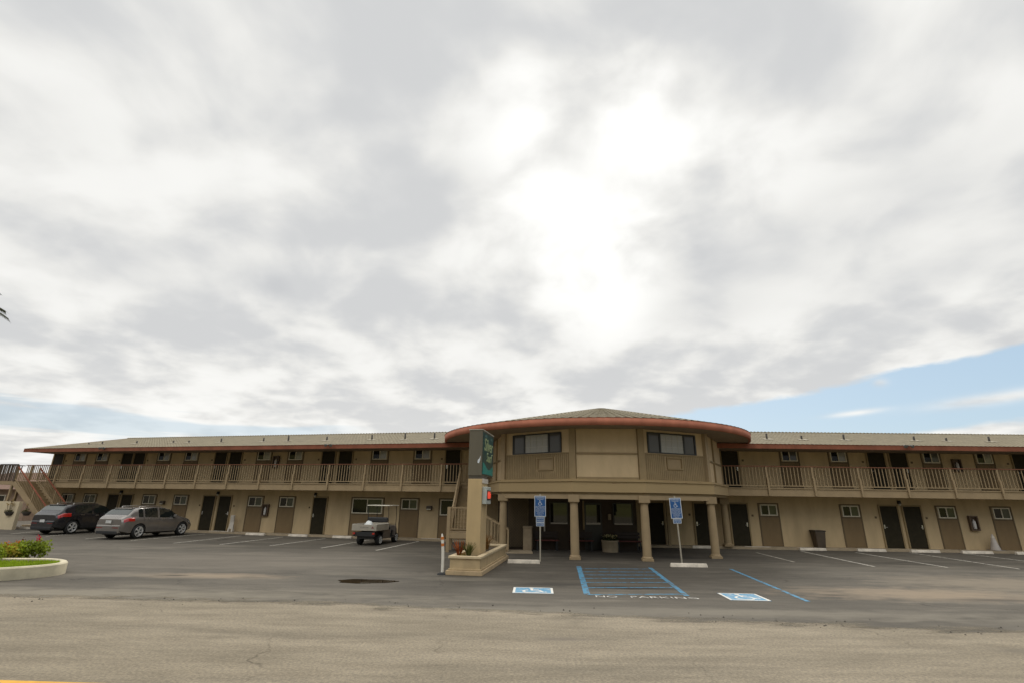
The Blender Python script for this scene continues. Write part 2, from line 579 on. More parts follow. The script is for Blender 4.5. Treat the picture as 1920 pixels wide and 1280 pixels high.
def flat(mb, a, b, w, z):
    d = (b - a).normalized()
    n = Vector((-d.y, d.x)) * w / 2
    mb.add([(p.x, p.y, z) for p in (a + n, a - n, b - n, b + n)], [(0, 1, 2, 3)])


flat(hb, A0, A1, 0.16, 0.006)
flat(hb, B0, B1, 0.13, 0.006)
for t0 in (0.10, 0.24, 0.37, 0.50, 0.64, 0.80, 0.985):
    flat(hb, A0.lerp(A1, t0 + 0.02), B0.lerp(B1, t0 - 0.03), 0.09, 0.0055)
tag(hb.build('access_aisle_marking', LINEB), 'blue hatched access aisle painted between the two wheelchair symbols', 'road marking', kind='structure')
bl = MB()
c0, c1 = Vector((7.74, 18.76)), Vector((7.1, 12.95))
flat(bl, c0, c0.lerp(c1, 0.72), 0.11, 0.0055)
flat(bl, c0.lerp(c1, 0.745), c1, 0.11, 0.0055)
tag(bl.build('stall_boundary_line', LINEB), 'single blue stall line right of the right wheelchair symbol', 'road marking', kind='structure')
npk = text_mb('NO', 0.30, 0, 0.0008, 'LEFT', 0.52)
npt = tag(npk.build('pavement_lettering', TXTW, None, T(2.08, 13.12, 0.007) @ RZ(-0.06)), 'worn white NO painted below the blue hatching', 'road marking', kind='structure')
npk = text_mb('PARKING', 0.30, 0, 0.0008, 'LEFT', 1.62)
tag(npk.build('pavement_lettering', TXTW, None, T(2.92, 13.10, 0.007) @ RZ(-0.03)), 'worn white PARKING painted below the blue hatching', 'road marking', kind='structure')
for (cx, cy, sx, sy, lb) in ((0.10, 13.52, 1.02, 0.85, 'blue and white wheelchair symbol painted left of the blue hatching'), (5.28, 12.98, 0.95, 0.95, 'blue and white wheelchair symbol painted right of the blue hatching')):
    rt = thing('wheelchair_symbol', T(cx, cy, 0) @ RZ(-0.05), lb, 'road marking', 'wheelchair symbols painted on the asphalt')
    rt['kind'] = 'structure'
    M = WM[rt.name]
    MB().box(0, sx, 0, sy, 0.003, 0.005).build('blue_square', ISAB, rt, M)
    fr = MB()
    stroke(fr, [(0.03, 0.03), (0.03, sy - 0.03)], 0.06, 0.007); stroke(fr, [(sx - 0.03, 0.03), (sx - 0.03, sy - 0.03)], 0.06, 0.007)
    stroke(fr, [(0.06, 0.03), (sx - 0.06, 0.03)], 0.05, 0.007); stroke(fr, [(0.06, sy - 0.03), (sx - 0.06, sy - 0.03)], 0.05, 0.007)
    fr.build('white_border', ISAW, rt, M)
    wheelchair_mb(0).build('white_figure', ISAW, rt, M @ T(sx * 0.1, sy * 0.06, 0.0075) @ Matrix.Diagonal((sx * 0.85, sy * 0.88, 1, 1)))
# puddle
pm, nt, b = nodes_of('puddle_water')
b.inputs['Base Color'].default_value = (0.02, 0.014, 0.009, 1)
b.inputs['Roughness'].default_value = 0.03
b.inputs['IOR'].default_value = 1.33
pts = []
for k in range(40):
    t = 2 * PI * k / 40
    r = 1 + 0.10 * math.sin(3 * t + 1) + 0.06 * math.sin(7 * t)
    pts.append((-3.93 + 0.80 * r * math.cos(t), 14.97 + 0.36 * r * math.sin(t), 0.006))
tag(MB().add(pts, [tuple(range(40))]).build('puddle', pm), 'dark puddle of water lying on the asphalt left of the sign', 'puddle', kind='structure')
# crumbs of asphalt along the ragged road edge
rn = random.Random(21)
cm = MB()
for _ in range(90):
    x = rn.uniform(-11, 14)
    yb_ = 11.9 - 0.0 * x if x < -2 else 11.9 - (x + 2) * 0.14
    y = yb_ + rn.uniform(-0.5, 0.5)
    r_ = rn.uniform(0.008, 0.026)
    q = [(x + r_ * rn.uniform(.6, 1.2) * math.cos(t), y + r_ * rn.uniform(.6, 1.2) * math.sin(t)) for t in (0, 1.3, 2.4, 3.7, 5.0)]
    vs = [(a, b_, 0.002) for a, b_ in q] + [(x, y, 0.006 + r_ * 0.9)]
    cm.add(vs, [(k, (k + 1) % 5, 5) for k in range(5)])
tag(cm.build('gravel', mat('asphalt_crumb', (0.06, 0.052, 0.042), 0.9, 0.3, 30)), 'loose dark asphalt crumbs scattered along the road edge', 'gravel', kind='stuff')
# walkway kerb under the wings
kb = MB()
kb.box(-41.2, -7.4, -0.55, 0.0, 0, 0.11, LW.M)
tag(kb.build('walkway', CONC_D), 'low tan concrete step along the foot of the left wing', 'walkway', kind='structure')
kb = MB()
kb.box(6.2, 40, -0.55, 0.0, 0, 0.11, RW.M)
tag(kb.build('walkway', CONC_D), 'low tan concrete step along the foot of the right wing', 'walkway', kind='structure')

# ================================================================== MOTEL
root = thing('motel_building', T(2.85, 27.4, 0), 'long two storey tan motel with rust red eaves and a rounded central block', 'building')
ZF, ZE, ZS = 2.92, 4.84, 5.06      # balcony floor, eave underside, fascia top
DEEP = 10.0
P1, P2, P3, P4 = (-0.28, 23.30), (2.61, 21.05), (5.41, 20.87), (8.61, 22.2)
QL, QR = (-0.94, 26.9), (10.73, 25.8)


def bp(mb, name, m, M=None, parent=None, bevel=0):
    return mb.build(name, m, parent or root, M or Matrix(), bevel)


CEN = (2.866, 27.463)
LS1, RS1 = 0.0, 0.0
# wing walls (local frame of each wing)
sL = (Vector(CEN) - LW.o).dot(LW.d)
sR = (Vector(CEN) - RW.o).dot(RW.d)
bp(MB().prism([(-40.95, 0), (sL - 3.0, 0), (sL - 2.0, DEEP - 0.5), (-40.95, DEEP - 0.5)], 0.0, 5.0), 'wall', STUCCO, LW.M)
bp(MB().prism([(sR + 3.4, 0), (40, 0), (40, DEEP - 0.5), (sR + 2.2, DEEP - 0.5)], 0.0, 5.0), 'wall', STUCCO, RW.M)


def roof_sheet(s0, s1, M, name='roof'):
    """ribbed tile roof: eave at y=-1.92 to the ridge at y=5 and down the back"""
    mb = MB()
    ns = int((s1 - s0) / 0.075)
    rows = []
    y, z = -1.93, ZS
    slope = (6.55 - ZS) / (5 + 1.93)
    course = 0.38
    yy = -1.96
    while yy < 5.0:
        y2 = min(yy + course, 5.0)
        rows.append((yy, ZS + (yy + 1.93) * slope + 0.016))
        rows.append((y2, ZS + (y2 + 1.93) * slope + 0.004))
        yy += course
    rows += [(5.0, 6.585), (5.12, 6.60), (5.24, 6.575), (DEEP + 1.5, ZS)]
    vs, fs = [], []
    for i in range(ns + 1):
        s = s0 + (s1 - s0) * i / ns
        hgt = (0.0, 0.014, 0.006)[i % 3]
        for j, (a, b) in enumerate(rows):
            vs.append((s, a, b + (hgt if j < len(rows) - 4 else hgt * 3.5)))
    n = len(rows)
    for i in range(ns):
        for j in range(n - 1):
            fs.append((i * n + j, (i + 1) * n + j, (i + 1) * n + j + 1, i * n + j + 1))
    mb.add(vs, fs)
    return bp(mb, name, ROOF, M)


roofL = roof_sheet(-40.9, sL + 1.0, LW.M)
roofR = roof_sheet(sR - 1.0, 40, RW.M)
# soffit, fascia and gable ends
for (s0, s1, W, gable) in ((-40.85, sL - 1.0, LW, -1), (sR + 0.6, 40, RW, 0)):
    bp(MB().box(s0, s1, -1.88, 0.3, ZE + 0.03, ZE + 0.06), 'soffit', SOFFIT, W.M)
    bp(MB().box(s0 - 0.02, s1, -1.93, -1.885, ZE, ZS + 0.015), 'fascia', RUSTW, W.M)
gb = MB()
for (ya, yb, za, zb_) in ((-1.93, 5.0, ZS, 6.56), (5.0, DEEP + 1.5, 6.56, ZS)):
    gb.add([(-40.92, ya, za - 0.22), (-40.92, yb, zb_ - 0.22), (-40.92, yb, zb_ + 0.02), (-40.92, ya, za + 0.02),
            (-40.86, ya, za - 0.22), (-40.86, yb, zb_ - 0.22), (-40.86, yb, zb_ + 0.02), (-40.86, ya, za + 0.02)],
           [(0, 1, 2, 3), (7, 6, 5, 4), (0, 4, 5, 1), (3, 2, 6, 7), (0, 3, 7, 4), (1, 5, 6, 2)])
bp(gb, 'barge_board', RUSTW, LW.M)
bp(MB().add([(-40.84, -1.88, ZS - 0.17), (-40.84, DEEP + 1.4, ZS - 0.17), (-40.84, 5, 6.4)], [(0, 1, 2)]), 'gable', STUCCO, LW.M)

SLABM = mat('slab_shaded', (0.17, 0.125, 0.07), 0.8, 0.15, 2)  # colour darkened to deepen the shade under the balcony
# balcony slab + beam
for (s0, s1, W) in ((-41.0, -7.2, LW), (9.7, 40, RW)):
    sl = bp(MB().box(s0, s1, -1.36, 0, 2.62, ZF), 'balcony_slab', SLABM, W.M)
    bp(MB().box(s0, s1, -1.46, -1.362, 2.555, 2.90), 'edge_beam', TAN, W.M, sl)
    bp(MB().box(s0, s1, -1.50, -1.36, 2.902, 2.945), 'edge_cap', TAN, W.M, sl)


def railing_bay(L_):
    mb = MB()
    mb.box(0.045, L_ - 0.045, -0.02, 0.02, 3.03, 3.075)
    n = int(round(L_ / 0.17))
    for k in range(1, n):
        x = L_ * k / n
        mb.box(x - 0.017, x + 0.017, -0.017, 0.017, 3.076, 3.975)
    return mb


def railing(s0, posts, s1, W):
    r = bp(MB().box(s0, s1, -0.055, 0.045, 3.976, 4.02), 'balcony_handrail', RAILP, W.at(0, 1.44))
    for p in posts:
        mb = MB()
        mb.box(-0.045, 0.045, -0.05, 0.04, 2.96, 3.974)
        mb.box(-0.045, 0.045, -0.10, -0.052, 2.58, 3.45)
        mb.build('railing_post', TAN, r, W.at(p, 1.44))
    ps = [s0] + list(posts) + [s1]
    cache = {}
    for a, b in zip(ps[:-1], ps[1:]):
        if b - a < 0.25: continue
        key = round(b - a, 2)
        if key not in cache: cache[key] = railing_bay(b - a).mesh('baluster_panel', TAN)
        place('baluster_panel', cache[key], r, W.at(a, 1.44))


railing(-40.95, [-40.35] + [-38.0 + 2.3 * i for i in range(13)], -7.3, LW)
railing(9.75, [12.31 + 2.29 * i for i in range(12)], 39.9, RW)


# doors and windows
def door(W, s, w=0.88, z0=0.12, h=2.03, side=1):
    M = W.at(s, 0, z0)
    key = ('door', round(w, 2))
    d = bp(MB().box(-w / 2, w / 2, -0.035, 0, 0, h), 'door', DOOR, M)
    fr = MB()
    fr.box(-w / 2 - 0.07, -w / 2 - 0.001, -0.06, 0, 0, h + 0.07)
    fr.box(w / 2 + 0.001, w / 2 + 0.07, -0.06, 0, 0, h + 0.07)
    fr.box(-w / 2, w / 2, -0.06, 0, h + 0.001, h + 0.07)
    fr.build('door_frame', TAN_D, d, M)
    hd = MB()
    hx = side * (w / 2 - 0.08)
    hd.box(hx - 0.03, hx + 0.03, -0.045, -0.036, 0.93, 1.12)
    hd.tube([(hx, -0.045, 1.0), (hx, -0.085, 1.0), (hx - side * 0.11, -0.085, 1.0)], 0.011, 8)
    hd.build('handle', STEEL, d, M)
    px_ = side * (w / 2 + 0.26)
    MB().box(px_ - 0.05, px_ + 0.05, -0.015, 0, 1.42, 1.52).build('room_plaque', TRIM, d, M)
    return d


def window(W, s, w, z0, z1, base, right=GL_GREEN, dark_left=True, full=True):
    """vinyl slider over a brown painted panel that runs to the walkway"""
    M = W.at(s, 0, 0)
    pw = w / 2 + 0.11
    pn = bp(MB().box(-pw + 0.06, pw - 0.06, -0.018, 0, base, z0 - 0.07), 'window_panel', PANEL, M)
    tr = MB()
    tr.box(-pw, -pw + 0.06, -0.03, 0, base, z1 + 0.07)
    tr.box(pw - 0.06, pw, -0.03, 0, base, z1 + 0.07)
    tr.box(-pw + 0.06, pw - 0.06, -0.03, 0, z1 + 0.012, z1 + 0.07)
    tr.box(-pw + 0.06, pw - 0.06, -0.03, 0, z0 - 0.07, z0 - 0.012)
    tr.build('panel_trim', TRIM, pn, M)
    f = MB()
    t = 0.05
    f.box(-w / 2, w / 2, -0.055, 0, z0, z0 + t)
    f.box(-w / 2, w / 2, -0.055, 0, z1 - t, z1)
    f.box(-w / 2, -w / 2 + t, -0.055, 0, z0 + t, z1 - t)
    f.box(w / 2 - t, w / 2, -0.055, 0, z0 + t, z1 - t)
    f.box(-0.025, 0.025, -0.05, 0, z0 + t, z1 - t)
    wn = bp(f, 'window', WHITEFRAME, M)
    MB().box(-w / 2 + t, -0.025, -0.022, 0, z0 + t, z1 - t).build('pane', GL_DARK, wn, M)
    MB().box(0.025, w / 2 - t, -0.030, 0, z0 + t, z1 - t).build('pane', right, wn, M)
    return wn


ZL, ZU = (1.60, 2.15), (4.37, 4.94)
for s in (-38.48, -36.48, -31.4, -28.85, -23.15, -20.9, -12.8):
    window(LW, s, 0.98, *ZL, 0.12)
window(LW, -15.46, 1.93, 1.32, 2.15, 0.12)
window(LW, -9.95, 1.93, 1.32, 2.15, 0.12)
for s, sd in ((-34.41, 1), (-33.26, -1), (-26.61, -1), (-25.4, 1), (-18.6, -1)):
    door(LW, s, side=sd)
for i, s in enumerate((-38.3, -36.3, -30.95, -28.7, -23.05, -20.75, -14.95, -12.2)):
    window(LW, s, 0.95, *ZU, ZF, GL_CURT if i % 3 else GL_NET)
for s, sd in ((-40.3, 1), (-34.05, -1), (-33.0, 1), (-26.33, -1), (-25.18, 1), (-18.4, -1), (-17.22, 1), (-10.3, -1)):
    door(LW, s, z0=ZF, side=sd)
for s in (12.84, 17.05, 21.95, 24.74, 29.6, 34.0):
    window(RW, s, 0.86, *ZL, 0.12)
for s, sd in ((11.28, 1), (19.0, -1), (20.19, 1), (9.42, -1), (6.93, 1), (27.2, -1)):
    door(RW, s, side=sd)
for i, s in enumerate((14.33, 16.92, 21.82, 24.6, 30.0, 34)):
    window(RW, s, 0.83, *ZU, ZF, GL_CURT if i % 2 else GL_GREY)
for s, sd in ((11.13, 1), (18.9, -1), (20.07, 1), (26.5, -1), (27.6, 1)):
    door(RW, s, z0=ZF, side=sd)


def lantern(W, s, z, off=0.0):
    M = W.at(s, off, z)
    l = bp(MB().box(-0.05, 0.05, -0.03, 0, -0.02, 0.16), 'wall_light', BLKPL, M)
    MB().lathe([(0.0, 0.16), (0.06, 0.15), (0.085, 0.02), (0.07, -0.0)], 12, T(0, -0.1, 0)).build('lamp_shade', BLKPL, l, M)
    MB().lathe([(0.0, -0.1), (0.045, -0.09), (0.055, -0.001)], 12, T(0, -0.1, 0)).build('lamp_glass', mat('frosted_glass', (0.5, 0.48, 0.42), 0.3, 0), l, M)


for s in (-33.83, -26.0, -18.95):
    lantern(LW, s, 2.28)
for s in (19.6, 10.5):
    lantern(RW, s, 2.28)


def meter_box(W, px, py):
    s, z = W.sz(px, py)
    M = W.at(s, 0, z)
    l = bp(MB().box(-0.16, 0.16, -0.17, 0, -0.12, 0.10), 'heater_vent', mat('vent_brown', (0.10, 0.075, 0.05), 0.6), M, bevel=0.02)
    MB().box(-0.12, 0.12, -0.19, -0.171, -0.10, -0.05).build('vent_lip', WHITEFRAME, l, M)


meter_box(LW, 306.5, 941)
meter_box(LW, 806, 951)


def floodlight(W, px):
    s, z = W.sz(px, 838, 1.93)
    M = W.at(s, 1.95, ZS)
    l = bp(MB().box(-0.05, 0.05, -0.10, 0.03, -0.06, 0.02), 'floodlight', BLKPL, M)
    for sd in (-1, 1):
        MB().lathe([(0.035, 0), (0.085, 0.16), (0.075, 0.165)], 12, T(sd * 0.13, -0.08, 0.0) @ Matrix.Rotation(rad(115), 4, 'X') @ Matrix.Rotation(sd * 0.35, 4, 'Y')).build('lamp_head', mat('lamp_grey', (0.12, 0.115, 0.10), 0.4), l, M)


for px in (197, 619): floodlight(LW, px)
floodlight(RW, 1699)

VENT = mat('vent_pipe', (0.035, 0.028, 0.02), 0.6, 0.1)
FLASH = mat('vent_flashing', (0.36, 0.315, 0.235), 0.7, 0.1)


def roof_vent(W, px, h=0.34, setb=0.4):
    slope = (6.55 - ZS) / 6.93
    z = ZS + (setb + 1.93) * slope
    s, _ = W.sz(px, 815, -setb)
    M = W.at(s, -setb, z)
    v = bp(MB().lathe([(0.05, 0.0), (0.05, h), (0.0, h + 0.001)], 10), 'roof_vent', VENT, M)
    MB().box(-0.24, 0.24, -0.30, 0.1, 0.03, 0.045).build('flashing', FLASH, v, M @ Matrix.Rotation(math.atan(slope), 4, 'X'))


for px, h in ((171, .2), (196, .3), (260, .3), (328, .25), (357, .25), (417, .4), (496, .4), (542, .55), (614, .4), (698, .5), (760, .6), (815, .55)):
    roof_vent(LW, px, h * 0.66)
for px, h in ((1437, .5), (1502, .35), (1581, .5), (1712, .4), (1772, .3), (1852, .45), (1990, .4)):
    roof_vent(RW, px, h * 0.66)

# ---------------------------------------------------------------- central block
bandm, nt, b = nodes_of('band_stucco')
tc = nt.nodes.new('ShaderNodeTexCoord')
n1 = nt.nodes.new('ShaderNodeTexNoise'); n1.inputs['Scale'].default_value = 2.2; n1.inputs['Detail'].default_value = 8; n1.inputs['Roughness'].default_value = 0.75
mp = nt.nodes.new('ShaderNodeMapping'); mp.inputs['Scale'].default_value = (0.8, 0.8, 5)
nt.links.new(tc.outputs['Object'], mp.inputs[0]); nt.links.new(mp.outputs[0], n1.inputs['Vector'])
r1 = nt.nodes.new('ShaderNodeMapRange'); r1.inputs[1].default_value = 0.57; r1.inputs[2].default_value = 0.66
nt.links.new(n1.outputs[0], r1.inputs[0])
sep = nt.nodes.new('ShaderNodeSeparateXYZ'); nt.links.new(tc.outputs['Object'], sep.inputs[0])
r2 = nt.nodes.new('ShaderNodeMapRange'); r2.inputs[1].default_value = 2.80; r2.inputs[2].default_value = 2.88
r3 = nt.nodes.new('ShaderNodeMapRange'); r3.inputs[1].default_value = 2.2; r3.inputs[2].default_value = 3.2
nt.links.new(sep.outputs[2], r2.inputs[0]); nt.links.new(sep.outputs[0], r3.inputs[0])
mu = nt.nodes.new('ShaderNodeMath'); mu.operation = 'MULTIPLY'
mu2 = nt.nodes.new('ShaderNodeMath'); mu2.operation = 'MULTIPLY'
nt.links.new(r1.outputs[0], mu.inputs[0]); nt.links.new(r2.outputs[0], mu.inputs[1])
nt.links.new(mu.outputs[0], mu2.inputs[0]); nt.links.new(r3.outputs[0], mu2.inputs[1])
mx = nt.nodes.new('ShaderNodeMix'); mx.data_type = 'RGBA'
mx.inputs[6].default_value = (0.37, 0.27, 0.14, 1); mx.inputs[7].default_value = (0.13, 0.07, 0.03, 1)
nt.links.new(mu2.outputs[0], mx.inputs[0]); nt.links.new(mx.outputs[2], b.inputs['Base Color'])
b.inputs['Roughness'].default_value = 0.9
BANDM = bandm


def offset_poly(pts, d):
    """offset an open polyline outward (towards the street)"""
    out = []
    n = len(pts)
    for i, p in enumerate(pts):
        ns = []
        if i > 0:
            e = (Vector(p) - Vector(pts[i - 1])).normalized(); ns.append(Vector((e.y, -e.x)))
        if i < n - 1:
            e = (Vector(pts[i + 1]) - Vector(p)).normalized(); ns.append(Vector((e.y, -e.x)))
        m = sum(ns, Vector((0, 0))).normalized()
        out.append(tuple(Vector(p) + m * d / max(0.3, m.dot(ns[0]))))
    return out


FACE = [QL, P1, P2, P3, P4, QR]
inner = offset_poly(FACE, -0.5)


def ring(d0, d1, z0, z1, name, m, parent=None, pts=FACE):
    a, c = offset_poly(pts, d0), offset_poly(pts, d1)
    mb = MB()
    for i in range(len(pts) - 1):
        mb.prism([a[i], a[i + 1], c[i + 1], c[i]], z0, z1)
    # weld inner butt joints
    return bp(mb, name, m, None, parent)


def solid(d, z0, z1, name, m, parent=None, back=True, pts=FACE):
    a = offset_poly(pts, d)
    poly = list(a) + [(10.2, 30.0), (-2.2, 30.5)]
    return bp(MB().prism(poly, z0, z1), name, m, None, parent)


upper = solid(0.0, 2.545, 5.113, 'upper_wall', STUCCO_UP)
bandw = solid(0.22, 2.54, 2.95, 'floor_band', BANDM)
solid(0.27, 2.952, 3.0, 'band_cap', BANDM, bandw)
solid(0.14, 3.002, 3.055, 'band_cove', BANDM, bandw)
solid(0.10, 2.44, 2.538, 'portico_ceiling', TAN_D)
# beam over the columns
ring(0.14, -0.14, 2.27, 2.438, 'portico_beam', TAN, pts=[P1, P2, P3, P4])


def column(p, z0, name='column'):
    M = T(p[0], p[1], 0) @ RZ(rad(-8))
    prof = [(0.17, z0 + 0.16), (0.172, 1.0), (0.158, 2.0), (0.155, 2.14)]
    c = bp(MB().lathe(prof, 24), name, TAN, M)
    b_ = MB()
    b_.box(-0.22, 0.22, -0.22, 0.22, z0, z0 + 0.09)
    b_.lathe([(0.21, z0 + 0.09), (0.215, z0 + 0.12), (0.18, z0 + 0.161)], 24)
    b_.build('column_base', TAN, c, M, 0.008)
    k = MB()
    k.lathe([(0.16, 2.10), (0.185, 2.125), (0.185, 2.15)], 24)
    k.box(-0.22, 0.22, -0.22, 0.22, 2.151, 2.425)
    k.build('capital', TAN, c, M, 0.008)


for p in (P1, P2, P3, P4): column(p, 0.0)
pc = gz(1366, 1021.5, 0.11)
column((11.05, 26.75), 0.11)


# facets
def facet(A, B, zpil=True):
    F = seg_frame(A, B)
    L_ = (Vector(B) - Vector(A)).length
    return F, L_


F1, l1 = facet(P1, P2)
F2, l2 = facet(P2, P3)
F3, l3 = facet(P3, P4)
F0, l0 = facet(QL, P1)
F4, l4 = facet(P4, QR)
PIL = [bp(MB().box(-0.13, 0.13, -0.10, 0.06, 3.056, 5.11), 'pilaster', TAN if i in (0, 3) else TAN_D, T(p[0], p[1], 0) @ RZ(a)) for i, (p, a) in enumerate(
    ((P1, rad(-45)), (P2, rad(-22)), (P3, rad(8)), (P4, rad(45))))]


def bead(F, s0, s1, z0, z1, hole):
    mb = MB()
    x = s0
    while x < s1 - 0.01:
        x2 = min(x + 0.098, s1)
        for (a, b_) in ((z0, hole[2] - 0.03), (hole[3] + 0.03, z1)) if (x2 > hole[0] and x < hole[1]) else ((z0, z1),):
            if b_ > a: mb.box(x, x2 - 0.014, -0.035, 0.0, a, b_)
        x += 0.098
    p = bp(mb, 'beadboard', TAN_D, F.M)
    t = MB()
    t.box(s0, s1, -0.065, 0, z1 + 0.001, z1 + 0.05)
    t.build('sill_rail', TAN_D, p, F.M)
    h = MB()
    a, c, d, e = hole
    h.box(a, c, -0.07, 0, e - 0.05, e); h.box(a, c, -0.07, 0, d, d + 0.05)
    h.box(a, a + 0.05, -0.07, 0, d + 0.05, e - 0.05); h.box(c - 0.05, c, -0.07, 0, d + 0.05, e - 0.05)
    h.build('air_conditioner_surround', TAN_D, p, F.M)
    MB().box(a + 0.05, c - 0.05, -0.012, 0, d + 0.05, e - 0.05).build('air_conditioner_cover', TAN, p, F.M)


bead(F1, 0.14, l1 - 0.14, 3.056, 4.09, (1.87, 2.72, 3.42, 3.96))
bead(F3, 0.14, l3 - 0.14, 3.056, 4.09, (1.28, 2.10, 3.50, 4.01))
BRONZE = mat('bronze_frame', (0.022, 0.021, 0.018), 0.4, 0.1)


def big_window(F, s0, s1, m0, m1):
    z0, z1 = 4.14, 5.01
    M = F.M
    fr = MB()
    fr.box(s0, s1, -0.06, 0, z0, z0 + 0.05); fr.box(s0, s1, -0.06, 0, z1 - 0.05, z1)
    for x in (s0 + 0.03, m0, m1, s1 - 0.03):
        fr.box(x - 0.035, x + 0.035, -0.058, 0, z0 + 0.05, z1 - 0.05)
    w = bp(fr, 'window', BRONZE, M)
    MB().box(s0 + 0.06, m0 - 0.03, -0.02, 0, z0 + 0.05, z1 - 0.05).build('pane', GL_GREY, w, M)
    MB().box(m0 + 0.03, m1 - 0.03, -0.025, 0, z0 + 0.05, z1 - 0.05).build('pane', GL_NET, w, M)
    MB().box(m1 + 0.03, s1 - 0.06, -0.02, 0, z0 + 0.05, z1 - 0.05).build('pane', GL_GREY, w, M)
    gr = MB()
    for k in range(1, 4):
        x = m0 + (m1 - m0) * k / 4
        gr.box(x - 0.008, x + 0.008, -0.032, -0.0255, z0 + 0.05, z1 - 0.05)
    for k in (1, 2):
        z = z0 + (z1 - z0) * k / 3
        gr.box(m0 + 0.035, m1 - 0.035, -0.0335, -0.0322, z - 0.008, z + 0.008)
    gr.build('muntins', mat('muntin', (0.45, 0.43, 0.37), 0.5, 0), w, M)


big_window(F1, 0.52, 3.12, 1.18, 2.48)
big_window(F3, 0.36, 2.92, 1.0, 2.28)
# centre facet panels
cp_ = bp(MB().box(0.15, l2 - 0.15, -0.03, 0, 3.14, 4.05), 'facade_panel', STUCCO_UP, F2.M)
MB().box(0.13, l2 - 0.13, -0.07, 0, 4.051, 4.11).build('panel_rail', TAN_D, cp_, F2.M)
bp(MB().box(0.15, l2 - 0.15, -0.025, 0, 4.13, 5.06), 'facade_panel', STUCCO_UP, F2.M)
bp(MB().box(0.13, l2 - 0.13, -0.05, 0, 3.056, 3.138), 'panel_base', TAN_D, F2.M)
# side facets
for F, l_ in ((F0, l0), (F4, l4)):
    q = bp(MB().box(l_ * 0.45 - 0.05, l_ * 0.45 + 0.05, -0.07, 0, 3.056, 5.11), 'wall_batten', TAN_D, F.M)
    MB().box(0.14, l_ * 0.45 - 0.051, -0.05, 0, 3.95, 4.02).build('cross_batten', TAN_D, q, F.M)
    MB().box(l_ * 0.45 + 0.051, l_ - 0.14, -0.05, 0, 3.95, 4.02).build('cross_batten', TAN_D, q, F.M)
# round roof
CX, CY, CR = 4.45, 27.68, 8.02
NA = 420
mb = MB()
rows = []
AP = (4.95, 26.9, 7.06)
nc = 21
for j in range(nc):
    r0 = CR + 0.03 - (CR + 0.03) * j / nc
    r1 = CR + 0.03 - (CR + 0.03) * (j + 1) / nc
    rows.append((r0, 0.032)); rows.append((max(r1, 0.02), 0.006))
vs, fs = [], []
for j, (r, dz) in enumerate(rows):
    t = r / (CR + 0.03)
    for k in range(NA):
        a = 2 * PI * k / NA
        h = (0.0, 0.016, 0.007)[k % 3] * min(1, t * 3)
        x = AP[0] + (CX - AP[0]) * t + r * math.cos(a)
        y = AP[1] + (CY - AP[1]) * t + r * math.sin(a)
        vs.append((x, y, 5.375 + (AP[2] - 5.375) * (1 - t) + dz * 0.6 + h))
for j in range(len(rows) - 1):
    for k in range(NA):
        fs.append((j * NA + k, j * NA + (k + 1) % NA, (j + 1) * NA + (k + 1) % NA, (j + 1) * NA + k))
mb.add(vs, fs)
mb.add([vs[(len(rows) - 1) * NA + k] for k in range(NA)], [tuple(range(NA))])
rr = bp(mb, 'round_roof', ROOF)
NF = 160
prof = [(CR - 0.10, 5.095), (CR, 5.095), (CR + 0.02, 5.385), (CR - 0.10, 5.385), (CR - 0.10, 5.095)]
MBf = MB().lathe(prof, NF, T(CX, CY, 0), True, False)
bp(MBf, 'round_fascia', RUST)
bp(MB().add([(CX + (CR - 0.08) * math.cos(2 * PI * k / 120), CY + (CR - 0.08) * math.sin(2 * PI * k / 120), 5.115) for k in range(120)], [tuple(range(119, -1, -1))]), 'round_soffit', SOFFIT)

# ---------------------------------------------------------------- lobby under the porch
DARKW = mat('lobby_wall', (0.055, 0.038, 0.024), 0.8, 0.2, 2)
LA, LB = (-0.15, 24.75), (6.1, 25.05)
FL = seg_frame(LA, LB)
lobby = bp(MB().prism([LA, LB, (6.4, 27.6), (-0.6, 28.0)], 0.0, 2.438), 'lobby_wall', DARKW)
# lattice panel
lat = MB()
sx0, sx1, z0, z1 = 0.08, 1.05, 0.12, 2.3
lp = bp(MB().box(sx0, sx1, -0.035, -0.001, z0, z1), 'lattice_panel', mat('lattice_back', (0.13, 0.098, 0.06), 0.8), FL.M)
st = 0.13
k = -20
lt = MB()
for k in range(-20, 24):
    for sg, yy in ((1, -0.05), (-1, -0.062)):
        pts_ = []
        c = sx0 + k * st
        # line x = c + sg*(z-z0)
        for z in (z0, z1):
            pass
        za = max(z0, min(z1, z0 + (sx0 - c) * sg if sg > 0 else z0 + (c - sx1)))
        zb_ = max(z0, min(z1, z0 + (sx1 - c) * sg if sg > 0 else z0 + (c - sx0)))
        lo, hi = min(za, zb_), max(za, zb_)
        if hi - lo < 0.05: continue
        xa, xb = c + sg * (lo - z0), c + sg * (hi - z0)
        if min(xa, xb) < sx0 - 0.02 or max(xa, xb) > sx1 + 0.02: continue
        lt.bar((xa, yy, lo), (xb, yy, hi), 0.012, 0.035, (0, 1, 0))
lt.build('lattice', mat('lattice_wood', (0.22, 0.165, 0.10), 0.8), lp, FL.M)
PALE = mat('pale_sill', (0.50, 0.46, 0.40), 0.5, 0.05)


def lobby_window(s0, s1, z0, z1, sill=True):
    f = MB()
    f.box(s0 - 0.05, s0, -0.06, 0, z0 - 0.05, z1 + 0.05); f.box(s1, s1 + 0.05, -0.06, 0, z0 - 0.05, z1 + 0.05)
    f.box(s0, s1, -0.06, 0, z1, z1 + 0.05)
    w = bp(f, 'window', BRONZE, FL.M)
    MB().box(s0, s1, -0.02, 0, z0, z1).build('pane', GL_LOBBY, w, FL.M)
    if sill: MB().box(s0, s1, -0.075, 0, z0 - 0.06, z0 - 0.001).build('sill', PALE, w, FL.M)


